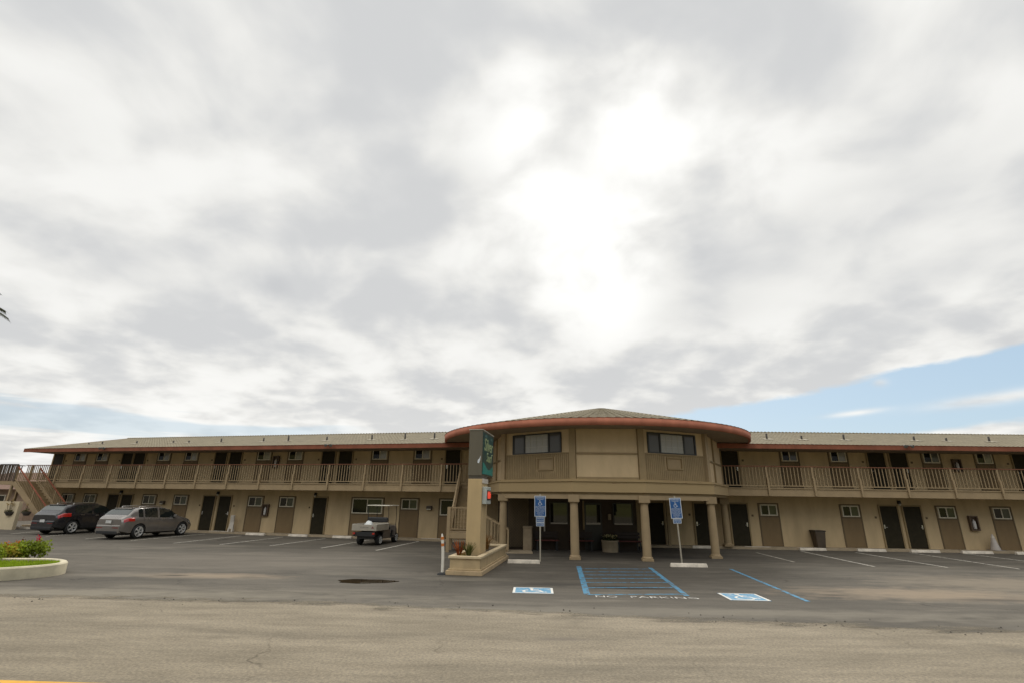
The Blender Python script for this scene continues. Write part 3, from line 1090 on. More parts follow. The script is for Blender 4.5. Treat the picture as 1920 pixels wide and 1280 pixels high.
lobby_window(2.10, 2.90, 1.2, 2.08)
lobby_window(5.15, 6.02, 1.2, 2.08)
d = bp(MB().box(3.72, 4.56, -0.04, 0, 0.02, 2.12), 'lobby_door', BRONZE, FL.M)
MB().box(3.80, 4.48, -0.048, -0.041, 1.22, 2.02).build('door_glass', GL_LOBBY, d, FL.M)
MB().box(3.80, 4.48, -0.06, -0.041, 1.13, 1.215).build('push_bar', PALE, d, FL.M)
MB().box(3.64, 3.715, -0.08, 0, 0.9, 2.2).build('door_post', TAN_D, d, FL.M)
bp(MB().box(1.78, 1.84, -0.08, 0, 0.75, 2.0), 'door_pull', PALE, FL.M)
bp(MB().box(4.86, 5.0, -0.1, 0, 1.35, 1.62), 'wall_sconce', mat('sconce_shade', (0.36, 0.29, 0.2), 0.6), FL.M, bevel=0.02)
bp(MB().box(-0.06, 0.06, -0.5, -0.38, 0.11, 2.44), 'porch_post', TAN, RW.at(7.46, 0))

# ---------------------------------------------------------------- stairs
def flight(name, A, dirv, W_, run, z_top, z_bot, steps, rails=(0, 1), hand=RUSTW, side=None, railh=0.88, off=0.0):
    """stair: A = top corner (x,y), dirv = downhill unit vector, W_ = width to the left of dirv"""
    d = Vector((dirv[0], dirv[1], 0)).normalized()
    n = Vector((-d.y, d.x, 0)) if side is None else Vector(side)
    A = Vector((A[0], A[1], 0))
    up = Vector((0, 0, 1))
    st = MB()
    rise = (z_top - z_bot) / steps
    going = run / steps
    M = Matrix(((d.x, n.x, 0, A.x), (d.y, n.y, 0, A.y), (0, 0, 1, 0), (0, 0, 0, 1)))
    for k in range(1, steps):
        z = z_top - rise * k
        st.box(going * (k - 1), going * k + 0.03, 0.06, W_ - 0.06, z - 0.05, z, M)
        st.box(going * (k - 1) + 0.0, going * (k - 1) + 0.02, 0.06, W_ - 0.06, z + 0.001, z + rise - 0.051, M)
    s_ = bp(st, name, TAN_D)
    for e in rails:
        y = 0.025 if e == 0 else W_ - 0.025
        P = A + n * y
        mb = MB()
        mb.bar(P + up * (z_top - 0.12), P + d * run + up * (z_bot - 0.02 + 0.06), 0.05, 0.28)
        mb.build('stringer', TAN, s_)
        h = MB()
        h.bar(P + up * (z_top + railh), P + d * run + up * (z_bot + railh), 0.07, 0.05)
        h.build('stair_handrail', hand, s_)
        b_ = MB()
        nb = int(run / 0.14)
        for k in range(nb + 1):
            t = k / nb
            w = 0.07 if k in (0, nb, nb // 2) else 0.03
            z = z_top + (z_bot - z_top) * t
            q = P + d * run * t
            b_.bar(q + up * (z + 0.06), q + up * (z + railh - 0.02), w, w, (d.x, d.y, 0))
        b_.bar(P + up * (z_top + 0.14), P + d * run + up * (z_bot + 0.14), 0.035, 0.04)
        b_.build('stair_balusters', TAN, s_)
    return s_


# stair at the far left end
A = LW.pt(-39.35, 2.92)
n_in = (LW.n.x, LW.n.y, 0)
flight('end_stair', A, LW.d, 1.3, 4.0, ZF, 0.05, 16, side=n_in)
lm = MB()
lm.box(-41.0, -39.36, -2.92, -1.5, 2.68, 2.91)
land = bp(lm, 'stair_landing', TAN, LW.M)
lr = MB()
lr.box(-41.0, -39.4, -2.95, -2.87, 3.93, 3.98); lr.box(-41.03, -40.97, -2.9, -1.5, 3.93, 3.98)
lr.build('landing_handrail', mat('handrail_silhouette', (0.05, 0.04, 0.035), 0.6), land, LW.M)  # dark colour imitates a backlit silhouette against the sky
lb = MB()
for x in [-41.0 + 0.135 * i for i in range(13)]:
    w = 0.045 if x < -40.95 or x > -39.5 else 0.02
    lb.box(x - w, x + w, -2.92 - w, -2.92 + w, 2.912, 3.929)
for y in [-2.8 + 0.14 * i for i in range(9)]:
    lb.box(-41.02, -40.98, y - 0.02, y + 0.02, 2.912, 3.929)
lb.build('landing_balusters', mat('landing_bar_silhouette', (0.11, 0.08, 0.055), 0.7), land, LW.M)  # bars darkened in colour to read as silhouettes on the sky
lp_ = MB()
for (x, y) in ((-40.9, -2.85), (-39.5, -2.85), (-40.9, -1.6)):
    lp_.box(x - 0.06, x + 0.06, y - 0.06, y + 0.06, 0, 2.679)
lp_.build('landing_posts', TAN, land, LW.M)

# switchback stair beside the porch
x0, x1, y0, y1, zl = -2.75, -1.55, 23.1, 24.3, 0.80
pl = MB()
pl.box(x0, x1, y0, y1, zl - 0.24, zl)
plat = bp(pl, 'stair_landing', TAN)
pp = MB()
for (x, y) in ((x0 + 0.07, y0 + 0.05), (x1 - 0.1, y1 - 0.1), (x0 + 0.07, y1 - 0.07)):
    pp.box(x - 0.07, x + 0.07, y - 0.07, y + 0.07, 0, zl + (1.06 if y < 23.3 else -0.25) if x < -2 else zl - 0.241)
pp.build('landing_posts', TAN, plat)
ph = MB()
ph.box(x0 + 0.14, x1, y0 + 0.02, y0 + 0.09, zl + 1.0, zl + 1.05)
ph.box(x0 + 0.03, x0 + 0.1, y0 + 0.13, y1, zl + 1.0, zl + 1.05)
ph.box(x0 + 0.14, x1, y0 + 0.03, y0 + 0.07, zl + 0.12, zl + 0.16)
ph.build('landing_handrail', TAN, plat)
pbm = MB()
for k in range(1, 9):
    x = x0 + 0.1 + k * 0.128
    pbm.box(x - 0.016, x + 0.016, y0 + 0.035, y0 + 0.065, zl + 0.161, zl + 0.999)
for k in range(1, 8):
    y = y0 + 0.12 + k * 0.14
    pbm.box(x0 + 0.05, x0 + 0.08, y - 0.016, y + 0.016, zl + 0.001, zl + 0.999)
pbm.build('landing_balusters', TAN, plat)
# upper flight rising to the balcony
top = Vector(LW.pt(0, 1.5))
bx = -2.7
ty = LW.o.y + (bx - LW.o.x) * math.tan(_tl) - 1.52
flight('upper_flight', (bx, ty), (0, -1), 1.15, ty - y1, ZF, zl, 12, side=(1, 0, 0), hand=TAN)
# lower flight going down to the right
flight('lower_flight', (x1, 24.3), (1, 0), 1.1, 1.5, zl, 0.03, 5, side=(0, -1, 0), hand=TAN, railh=0.92)
pad = MB().box(-0.28, 1.02, 22.95, 24.1, 0, 0.05).build('stair_pad', CONC_D)
tag(pad, 'small tan concrete pad at the foot of the porch stair', 'pavement', kind='structure')

# ================================================================== SMALL THINGS
RECEPT = thing('litter_bin', T(0.86, 24.25, 0.05) @ RZ(-0.15), 'tall tan square litter bin beside the lattice under the porch', 'trash bin')
M = WM[RECEPT.name]
MB().box(-0.2, 0.2, -0.2, 0.2, 0, 0.92).build('bin_body', mat('bin_tan', (0.30, 0.23, 0.15), 0.7), RECEPT, M, 0.02)
MB().box(-0.22, 0.22, -0.22, 0.22, 0.921, 1.0).build('bin_lid', mat('bin_tan_lid', (0.26, 0.2, 0.13), 0.7), RECEPT, M, 0.015)

BENCH = mat('bench_red', (0.12, 0.025, 0.018), 0.6, 0.2)
BENCHB = mat('bench_dark', (0.03, 0.018, 0.014), 0.6, 0.2)
for (bx_, by_, lb_) in ((3.35, 24.55, 'reddish bench under the porch left of the flower tub'), (5.55, 24.6, 'reddish bench under the porch right of the flower tub'), (1.75, 24.5, 'reddish bench under the porch behind the left parking sign')):
    r = thing('bench', T(bx_, by_, 0) @ RZ(0.04), lb_, 'bench', 'benches under the porch')
    M = WM[r.name]
    w = 0.55 if bx_ < 5 else 0.6
    sm = MB()
    for k in range(3): sm.box(-w, w, -0.2 + k * 0.14, -0.08 + k * 0.14, 0.42, 0.46)
    sm.build('seat', BENCH, r, M)
    bm_ = MB()
    for k in range(2): bm_.box(-w, w, 0.21, 0.24, 0.55 + k * 0.14, 0.67 + k * 0.14)
    bm_.build('backrest', BENCHB, r, M)
    for sd in (-1, 1):
        l_ = MB()
        l_.box(sd * (w - 0.1) - 0.03, sd * (w - 0.1) + 0.03, -0.18, -0.12, 0, 0.419)
        l_.box(sd * (w - 0.1) - 0.03, sd * (w - 0.1) + 0.03, 0.241, 0.29, 0, 0.82)
        l_.box(sd * (w - 0.1) - 0.03, sd * (w - 0.1) + 0.03, -0.119, 0.24, 0.36, 0.419)
        l_.build('leg', BLKPL, r, M)


def leafy(mb, c, rx, ry, rz, n, size, rnd):
    for _ in range(n):
        while True:
            p = Vector((rnd.uniform(-1, 1), rnd.uniform(-1, 1), rnd.uniform(-0.9, 1)))
            if 0.25 < p.length < 1: break
        p = Vector((c[0] + p.x * rx, c[1] + p.y * ry, c[2] + p.z * rz))
        s = size * rnd.uniform(0.6, 1.3)
        d = Vector((rnd.uniform(-1, 1), rnd.uniform(-1, 1), rnd.uniform(-0.2, 1))).normalized()
        e = d.orthogonal().normalized()
        e = (Matrix.Rotation(rnd.uniform(0, 6.28), 3, d) @ e)
        f = d.cross(e)
        mb.add([p, p + e * s * 0.5 + f * s * 0.35, p + e * s, p + e * s * 0.5 - f * s * 0.35], [(0, 1, 2, 3)])


def leafmat(name, col, var=0.45, scale=8):
    m = mat(name, col, 0.6, var, scale, spec=0.3)
    nt = m.node_tree
    b = nt.nodes['Principled BSDF']
    if not any(n.type == 'BSDF_TRANSLUCENT' for n in nt.nodes):
        tr_ = nt.nodes.new('ShaderNodeBsdfTranslucent')
        ms_ = nt.nodes.new('ShaderNodeMixShader')
        ms_.inputs[0].default_value = 0.4
        src = b.inputs['Base Color'].links[0].from_socket
        nt.links.new(src, tr_.inputs[0])
        nt.links.new(b.outputs[0], ms_.inputs[1])
        nt.links.new(tr_.outputs[0], ms_.inputs[2])
        nt.links.new(ms_.outputs[0], nt.nodes['Material Output'].inputs[0])
    return m


tub = thing('flower_tub', T(4.62, 24.3, 0) @ RZ(0), 'round tan tub of pale flowers standing in front of the lobby door', 'planter')
M = WM[tub.name]
MB().lathe([(0.36, 0), (0.36, 0.03), (0.37, 0.42), (0.39, 0.44), (0.39, 0.5), (0.34, 0.5), (0.33, 0.44), (0, 0.44)], 28).build('tub', CONC_D, tub, M)
rn = random.Random(3)
fl = MB(); leafy(fl, (0, 0, 0.55), 0.36, 0.36, 0.12, 260, 0.09, rn)
fl.build('foliage', leafmat('tub_leaf', (0.05, 0.065, 0.02)), tub, M)
fw = MB(); leafy(fw, (0, 0, 0.66), 0.34, 0.34, 0.07, 170, 0.07, rn)
fw.build('blossoms', leafmat('tub_flower', (0.62, 0.55, 0.30), 0.2), tub, M)

# brown trash can by the right wing
tx, ty_ = RW.pt(15.55, 0.75)
tq = RW.pt(RW.sz(1535, 1010, 0.32)[0], 0.32)
tcn = thing('trash_can', T(tq[0], tq[1], 0.11) @ RZ(_tr), 'brown square trash can standing against the right wing wall', 'trash can')
M = WM[tcn.name]
BR = mat('bin_brown', (0.075, 0.053, 0.033), 0.6, 0.2)
tp = MB()
tp.add([(-0.2, -0.2, 0), (0.2, -0.2, 0), (0.2, 0.2, 0), (-0.2, 0.2, 0), (-0.26, -0.26, 0.76), (0.26, -0.26, 0.76), (0.26, 0.26, 0.76), (-0.26, 0.26, 0.76)],
       [(3, 2, 1, 0), (4, 5, 6, 7), (0, 1, 5, 4), (1, 2, 6, 5), (2, 3, 7, 6), (3, 0, 4, 7)])
tp.build('bin_body', BR, tcn, M, 0.03)
MB().box(-0.28, 0.28, -0.28, 0.28, 0.761, 0.83).build('bin_rim', mat('bin_brown_rim', (0.055, 0.04, 0.026), 0.6), tcn, M, 0.02)

# wheel stops
stop_me = MB().add([(-0.72, -0.09, 0), (0.72, -0.09, 0), (0.72, 0.09, 0), (-0.72, 0.09, 0), (-0.70, -0.055, 0.125), (0.70, -0.055, 0.125), (0.70, 0.055, 0.125), (-0.70, 0.055, 0.125)],
                   [(3, 2, 1, 0), (4, 5, 6, 7), (0, 1, 5, 4), (1, 2, 6, 5), (2, 3, 7, 6), (3, 0, 4, 7)]).mesh('wheel_stop', STOPW)
GS = 'concrete wheel stops at the heads of the stalls'


def stop(pa, pb, lb, ang=None):
    a, b = gz(*pa), gz(*pb)
    c = (a + b) / 2
    th = math.atan2((b - a).y, (b - a).x) if ang is None else ang
    L_ = (b - a).length / 1.44
    o = place('wheel_stop', stop_me, None, T(c.x, c.y + 0.05, 0) @ RZ(th) @ Matrix.Diagonal((max(0.82, min(1.1, L_)), 1, 1, 1)), 0.015)
    tag(o, lb, 'wheel stop', GS)


W_ = 'white concrete wheel stop '
stop((389, 998), (428, 999), W_ + 'in front of the paired doors by the folded floor sign', _tl)
stop((459, 1002), (497, 1003), W_ + 'below the window and extinguisher box of the left wing', _tl)
stop((539, 1004.5), (577, 1005.5), W_ + 'between the extinguisher box and the single door of the left wing', _tl)
stop((622, 1007.5), (660, 1008.5), W_ + 'just left of the golf cart', _tl)
stop((790, 1012.5), (826, 1013), W_ + 'right of the golf cart, by the porch stair', _tl)
stop((1399, 1028.5), (1446, 1028.8), W_ + 'by the last single door nearest the porch on the right wing', _tr)
stop((1501, 1031), (1549, 1031.5), W_ + 'in front of the brown trash can', _tr)
stop((1610, 1033), (1661, 1033.5), W_ + 'left of the paired doors of the right wing', _tr)
stop((1711, 1035), (1762, 1035.5), W_ + 'in front of the paired doors of the right wing', _tr)
stop((1807, 1037), (1861, 1037.5), W_ + 'in front of the pale cone', _tr)
stop((1909, 1039), (1960, 1039.5), W_ + 'at the right edge of the photo', _tr)
stop((1304, 1027), (1337, 1027.5), W_ + 'seen in the porch shade behind the rightmost front column', _tr)
stop((952, 1055), (1012, 1056), W_ + 'at the foot of the left wheelchair parking sign', -0.03)
stop((1258, 1062), (1327, 1063), W_ + 'at the foot of the right wheelchair parking sign', -0.03)
stop((-3, 988), (12, 989), W_ + 'before the garden wall, at the left edge of the photo', rad(-17))
stop((30, 990), (56, 991.5), W_ + 'before the garden wall, beside the dark SUV', rad(-17))

# accessible parking signs
SIGNB = mat('sign_blue', (0.012, 0.085, 0.26), 0.45, 0.08)
SIGNW = mat('sign_white', (0.62, 0.66, 0.70), 0.5, 0.05)


def park_sign(px, py, lean, lb, extra, twist):
    p = gz(px, py)
    M = T(p.x, p.y, 0) @ Matrix.Rotation(lean, 4, 'Y') @ RZ(twist)
    r = thing('parking_sign', M, lb, 'sign', 'blue wheelchair parking signs on posts')
    MB().box(-0.025, 0.025, -0.012, 0.028, 0, 2.43).build('post', GALV, r, M)
    # main plate facing -y
    Z0, Z1, w = 1.60, 2.36, 0.22
    pl = MB().box(-w, w, -0.018, -0.0125, Z0, Z1).build('sign_plate', SIGNB, r, M)
    bd = MB()
    for (a, b_, c, d_) in ((-w, w, Z0, Z0 + 0.022), (-w, w, Z1 - 0.022, Z1), (-w, -w + 0.022, Z0 + 0.022, Z1 - 0.022), (w - 0.022, w, Z0 + 0.022, Z1 - 0.022)):
        bd.box(a, b_, -0.021, -0.0182, c, d_)
    bd.build('border', SIGNW, pl, M)
    face = M @ T(0, -0.0195, 0) @ Matrix.Rotation(PI / 2, 4, 'X')
    hd = text_mb('RESERVED', 0.072, 0, 0.001, width=0.34)
    hd.build('lettering', SIGNW, pl, face @ T(0, Z1 - 0.088, 0))
    hd = text_mb('PARKING', 0.055, 0, 0.001, width=0.25)
    hd.build('lettering', SIGNW, pl, face @ T(0, Z1 - 0.142, 0))
    wheelchair_mb(0).build('wheelchair_emblem', SIGNW, pl, face @ T(-0.105, Z1 - 0.36, 0.0005) @ Matrix.Diagonal((0.22, 0.21, 1, 1)))
    lines = ['UNAUTHORIZED VEHICLES', 'PARKED IN DESIGNATED', 'ACCESSIBLE SPACES NOT', 'DISPLAYING PLACARDS OR', 'LICENSE PLATES ISSUED', 'FOR PERSONS WITH', 'DISABILITIES MAY BE', 'TOWED AWAY']
    for i, t in enumerate(lines):
        wd = [0.37, 0.36, 0.36, 0.36, 0.33, 0.25, 0.27, 0.18][i]
        text_mb(t, 0.04, 0, 0.0008, width=wd).build('lettering', SIGNW, pl, face @ T(0, Z1 - 0.405 - i * 0.045, 0))
    z = Z0 - 0.012
    for i, (t, h, hw) in enumerate(extra):
        p2 = MB().box(-hw, hw, -0.018, -0.0125, z - h, z).build('supplementary_plate', SIGNB, r, M)
        b2 = MB()
        for (a, b_, c, d_) in ((-hw, hw, z - h, z - h + 0.016), (-hw, hw, z - 0.016, z), (-hw, -hw + 0.016, z - h + 0.016, z - 0.016), (hw - 0.016, hw, z - h + 0.016, z - 0.016)):
            b2.box(a, b_, -0.021, -0.0182, c, d_)
        b2.build('border', SIGNW, p2, M)
        for j, q in enumerate(t):
            text_mb(q, h / len(t) * 0.68, 0, 0.001, width=hw * 1.6).build('lettering', SIGNW, p2, face @ T(0, z - 0.03 - (j + 0.72) * (h - 0.05) / len(t), 0))
        z -= h + 0.008


park_sign(1013, 1052, 0.0, 'blue wheelchair parking sign on a thin post before the lattice, with two small plates', [(['MINIMUM', 'FINE $250'], 0.20, 0.16), (['VAN ACCESSIBLE'], 0.13, 0.155)], 0.03)
park_sign(1279, 1056, -0.035, 'blue wheelchair parking sign leaning left before the dark doors, with one small plate', [(['MINIMUM', 'FINE $250'], 0.165, 0.155)], -0.03)

# flexible post
bp0 = gz(829, 1076)
fp = thing('flexible_bollard', T(bp0.x, bp0.y, 0), 'white flexible bollard with two orange bands left of the sign planter', 'bollard')
M = WM[fp.name]
pts = [(-0.06 * z + 0.025 * math.sin(z * 2.6), 0, z) for z in [0.06 + i * 0.11 for i in range(11)]]
WPL = mat('white_plastic', (0.70, 0.66, 0.58), 0.55, 0.1)
MB().tube(pts, [0.045] * 9 + [0.04, 0.02], 14).build('post', WPL, fp, M)
ORG = mat('orange_band', (0.55, 0.17, 0.03), 0.5, 0.1)
for z in (0.80, 0.99):
    MB().tube([(-0.06 * q + 0.025 * math.sin(q * 2.6), 0, q) for q in (z, z + 0.04, z + 0.08)], 0.048, 14).build('reflective_band', ORG, fp, M)
MB().lathe([(0.16, 0), (0.15, 0.03), (0.06, 0.065), (0, 0.066)], 16).build('base', BLACK, fp, M)

# folded floor sign / cone by the walls
WF = mat('dirty_white_plastic', (0.56, 0.51, 0.44), 0.6, 0.1)
cA = LW.pt(-24.35, 0.32)
fs_ = thing('folding_floor_sign', T(cA.x, cA.y, 0.11) @ RZ(_tl), 'white folding floor sign leaning beside the paired doors of the left wing', 'floor sign')
M = WM[fs_.name]
for sg in (-1, 1):
    q = MB()
    Mq = Matrix.Rotation(sg * 0.12, 4, 'X')
    q.add([(-0.17, -0.012, 0.16), (0.17, -0.012, 0.16), (0.10, -0.012, 0.95), (-0.10, -0.012, 0.95), (-0.17, 0.012, 0.16), (0.17, 0.012, 0.16), (0.10, 0.012, 0.95), (-0.10, 0.012, 0.95)],
          [(3, 2, 1, 0), (4, 5, 6, 7), (0, 1, 5, 4), (1, 2, 6, 5), (2, 3, 7, 6), (3, 0, 4, 7)], T(0, sg * 0.06, 0) @ Mq)
    q.box(-0.185, -0.08, -0.013, 0.013, -0.0, 0.159, T(0, sg * 0.06, 0) @ Mq)
    q.box(0.08, 0.185, -0.013, 0.013, -0.0, 0.159, T(0, sg * 0.06, 0) @ Mq)
    q.build('sign_leaf', WF, fs_, M)
cB = RW.pt(23.72, 0.30)
cn = thing('traffic_cone', T(cB.x, cB.y, 0.11), 'pale faded traffic cone against the right wing wall below the extinguisher box', 'cone')
M = WM[cn.name]
MB().lathe([(0.21, 0.03), (0.06, 0.66), (0.03, 0.76), (0.0, 0.765)], 20).build('cone_body', mat('faded_cone', (0.45, 0.40, 0.36), 0.6, 0.15), cn, M)
MB().box(-0.25, 0.25, -0.25, 0.25, 0, 0.03).build('cone_base', mat('cone_foot', (0.30, 0.26, 0.22), 0.7), cn, M)
MB().lathe([(0.083, 0.585), (0.062, 0.672), (0.05, 0.69)], 20, None, True, False).build('cone_collar', WF, cn, M)

# fire extinguisher cabinets
CABI = mat('cabinet_brown', (0.10, 0.062, 0.036), 0.6, 0.1)


def cabinet(W, px0, py0, px1, py1, lb):
    s0, z1 = W.sz(px0, py0); s1, z0 = W.sz(px1, py1)
    s, w = (s0 + s1) / 2, 0.44
    r = thing('extinguisher_cabinet', W.at(s, 0, z0), lb, 'fire extinguisher cabinet', 'extinguisher cabinets on the motel walls')
    M = WM[r.name]
    h = z1 - z0
    f = MB()
    f.box(-w / 2, w / 2, -0.14, 0, 0, 0.06); f.box(-w / 2, w / 2, -0.14, 0, h - 0.06, h)
    f.box(-w / 2, -w / 2 + 0.06, -0.14, 0, 0.06, h - 0.06); f.box(w / 2 - 0.06, w / 2, -0.14, 0, 0.06, h - 0.06)
    f.box(-w / 2 + 0.06, w / 2 - 0.06, -0.03, 0, 0.06, h - 0.06)
    f.build('cabinet_box', CABI, r, M)
    e = MB()
    e.lathe([(0.0, 0.08), (0.07, 0.085), (0.075, 0.12), (0.075, h * 0.62), (0.03, h * 0.7), (0.03, h * 0.76), (0, h * 0.765)], 14, T(0, -0.085, 0))
    e.build('extinguisher', mat('extinguisher_white', (0.55, 0.52, 0.50), 0.4, 0.1), r, M)


cabinet(LW, 493.5, 944, 504.5, 967, 'brown fire extinguisher cabinet on the ground floor of the left wing')
cabinet(LW, 514, 854, 523.5, 877, 'brown fire extinguisher cabinet on the upper floor of the left wing')
cabinet(RW, 1814.5, 966, 1833, 994, 'brown fire extinguisher cabinet on the ground floor of the right wing, above the cone')
cabinet(RW, 1785, 860, 1800, 884, 'brown fire extinguisher cabinet on the upper floor of the right wing')

# ---------------------------------------------------------------- motel sign on its pillar, planter
ANG = rad(-9.5)      # the planter runs away from the road
SM = T(-1.92, 16.38, 0) @ RZ(ANG)      # x across, y away from the street
pln = thing('sign_planter', SM, 'long tan masonry planter around the foot of the motel sign', 'planter')
pw, pl_ = 1.14, 4.75
def hollow(mb, x0, x1, y0, y1, z0, z1, t):
    mb.box(x0, x1, y0, y0 + t, z0, z1); mb.box(x0, x1, y1 - t, y1, z0, z1)
    mb.box(x0, x0 + t, y0 + t, y1 - t, z0, z1); mb.box(x1 - t, x1, y0 + t, y1 - t, z0, z1)
PLM = mat('planter_stucco', (0.46, 0.345, 0.195), 0.9, 0.12, 3, 0.4, 60)
PLR = mat('planter_rim', (0.54, 0.43, 0.27), 0.85, 0.12, 3, 0.2, 60)
MB().box(0, pw, 0, pl_, 0, 0.13).build('plinth', mat('planter_plinth', (0.46, 0.34, 0.20), 0.9, 0.15, 3, 0.3, 60), pln, SM, 0.015)
MB().box(0.06, pw - 0.06, 0.06, pl_ - 0.06, 0.131, 0.18).build('moulding', PLM, pln, SM, 0.015)
h1 = MB(); hollow(h1, 0.10, pw - 0.10, 0.10, pl_ - 0.10, 0.181, 0.46, 0.10); h1.build('planter_wall', PLM, pln, SM)
h2 = MB(); hollow(h2, 0.05, pw - 0.05, 0.05, pl_ - 0.05, 0.461, 0.535, 0.18); h2.build('planter_rim', PLR, pln, SM, 0.012)
MB().box(0.2, pw - 0.2, 0.2, pl_ - 0.2, 0.182, 0.43).build('soil', mat('soil', (0.06, 0.042, 0.026), 0.95, 0.3, 12, 0.6, 30), pln, SM)

sgn = thing('motel_sign', SM @ T(0.40, 0.78, 0.43), 'tall tan pillar carrying a dark green motel sign box, seen end on', 'sign')
SG = WM[sgn.name] @ RZ(rad(0.5))
PILM = mat('pillar_stucco', (0.49, 0.36, 0.19), 0.9, 0.10, 2.2, 0.3, 60, streak=0.3)
MB().box(0.0, 0.47, 0, 0.95, 0, 2.42).build('pillar', PILM, sgn, SG, 0.01)
MB().box(0.01, 0.46, 0.02, 0.95, 2.421, 2.52).build('sign_neck', mat('neck_dark', (0.07, 0.06, 0.045), 0.7), sgn, SG)
CAB = mat('sign_box_bronze', (0.115, 0.10, 0.068), 0.55, 0.10, 2, streak=0.3)
FZ0, FZ1, FL_ = 2.521, 4.03, 1.95
cab = MB().box(-0.01, 0.45, 0, FL_, FZ0, FZ1).build('sign_box', CAB, sgn, SG, 0.012)
tr = MB()
tr.box(-0.03, 0.47, -0.02, FL_ + 0.02, FZ1 + 0.001, FZ1 + 0.03)
tr.build('box_cap', mat('sign_trim', (0.40, 0.38, 0.31), 0.5), cab, SG)
FM = mat('sign_face_teal', (0.018, 0.06, 0.055), 0.35, 0.25, 2)
WAVE = mat('sign_wave_teal', (0.008, 0.23, 0.20), 0.35, 0.1)
SCR = mat('sign_script', (0.34, 0.40, 0.20), 0.4, 0.25, 5)
for side in (1, -1):
    # frame whose x runs along the face as read, y up, z outward
    if side == 1:
        Fm = SG @ Matrix(((0, 0, 1, 0.451), (1, 0, 0, 0.0), (0, 1, 0, FZ0), (0, 0, 0, 1)))
    else:
        Fm = SG @ Matrix(((0, 0, -1, -0.011), (-1, 0, 0, FL_), (0, 1, 0, FZ0), (0, 0, 0, 1)))
    hgt = FZ1 - FZ0
    fc = MB().box(0.06, FL_ - 0.06, 0.05, hgt - 0.05, 0.001, 0.012).build('sign_face', FM, cab, Fm)
    n = 24
    vs = [(0.08 + (FL_ - 0.16) * i / n, 0.07, 0.014) for i in range(n + 1)] + [(0.08 + (FL_ - 0.16) * i / n, 0.34 + 0.10 * math.cos(i / n * 5.5), 0.014) for i in range(n + 1)]
    wv = MB().add(vs, [(i, i + 1, n + 2 + i, n + 1 + i) for i in range(n)])
    wv.build('wave_emblem', WAVE, cab, Fm)
    t1 = text_mb('Silver', 0.62, 0.25, 0.004, width=1.50); t1.build('lettering', SCR, cab, Fm @ T(FL_ / 2, 0.86, 0.016))
    t2 = text_mb('Surf', 0.46, 0.25, 0.004, width=1.0); t2.build('lettering', SCR, cab, Fm @ T(FL_ / 2 + 0.12, 0.50, 0.016))
    up_ = MB()
    for (gx, gy) in ((0.55, 1.33), (1.5, 1.30)):
        stroke(up_, [(gx - 0.16, gy + 0.0), (gx - 0.08, gy + 0.07), (gx, gy), (gx + 0.08, gy + 0.07), (gx + 0.16, gy)], 0.03, 0.015)
    up_.build('gull_emblem', mat('sign_pale_teal', (0.20, 0.36, 0.36), 0.4), cab, Fm)
gm = MB()
gm.add([(0.30, -0.003, FZ0 + 0.42), (0.35, -0.003, FZ0 + 0.40), (0.39, -0.003, FZ0 + 0.52), (0.40, -0.003, FZ0 + 0.66), (0.36, -0.003, FZ0 + 0.56), (0.31, -0.003, FZ0 + 0.52)], [(0, 1, 2, 3, 4, 5)])
gm.build('white_mark', SIGNW, cab, SG)
wb = MB().box(0.472, 0.50, 0.05, 0.90, 2.28, 2.43).build('white_strip', WF, sgn, SG)
vac = MB().box(0.472, 0.62, 0.10, 0.85, 1.62, 2.17).build('vacancy_box', mat('vacancy_frame', (0.42, 0.45, 0.42), 0.5), sgn, SG, 0.015)
MB().box(0.62, 0.628, 0.17, 0.78, 1.74, 2.06).build('vacancy_screen', BLKPL, vac, SG)
em, nt, b = nodes_of('vacancy_neon')
b.inputs['Base Color'].default_value = (0.6, 0.05, 0.02, 1)
b.inputs['Emission Color'].default_value = (1.0, 0.13, 0.075, 1)
b.inputs['Emission Strength'].default_value = 0.32
VF = SG @ Matrix(((0, 0, 1, 0.63), (1, 0, 0, 0.0), (0, 1, 0, 0), (0, 0, 0, 1)))
for q, z in (('VACANCY', 1.80),):
    t = text_mb(q, 0.20, 0, 0.012, width=0.52); t.build('lettering', em, vac, VF @ T(0.475, z + 0.02, 0.004))
MB().box(0.26, 0.69, 1.79, 2.02, -0.0005, 0.0035).build('lit_panel', em, vac, VF)


# spiky plants in the planter
def spiky(x, y, n, h, w, m, lb, name, spread=0.5, seed=1):
    r = thing(name, SM @ T(x, y, 0.43), lb, 'plant')
    rn = random.Random(seed)
    mb = MB()
    for k in range(n):
        a = rn.uniform(0, 2 * PI)
        tl = rn.uniform(0.1, 1.0) * spread
        hh = h * rn.uniform(0.65, 1.1)
        d = Vector((math.cos(a), math.sin(a), 0)); sd = Vector((-d.y, d.x, 0))
        prev = None
        vs, fs = [], []
        for i in range(5):
            t = i / 4
            c = d * (0.04 + tl * hh * t * t) + Vector((0, 0, hh * t * (1 - 0.25 * tl * t)))
            ww = w * (1 - t) ** 0.7 * 0.5 + 0.002
            vs += [c - sd * ww, c + sd * ww + d * 0.01]
        for i in range(4): fs.append((2 * i, 2 * i + 1, 2 * i + 3, 2 * i + 2))
        mb.add(vs, fs)
    mb.build('leaves', m, r, WM[r.name])
    core = MB().lathe([(0.07, -0.02), (0.05, 0.08), (0, 0.1)], 8).build('stem', mat('plant_core', (0.10, 0.07, 0.03), 0.9), r, WM[r.name])


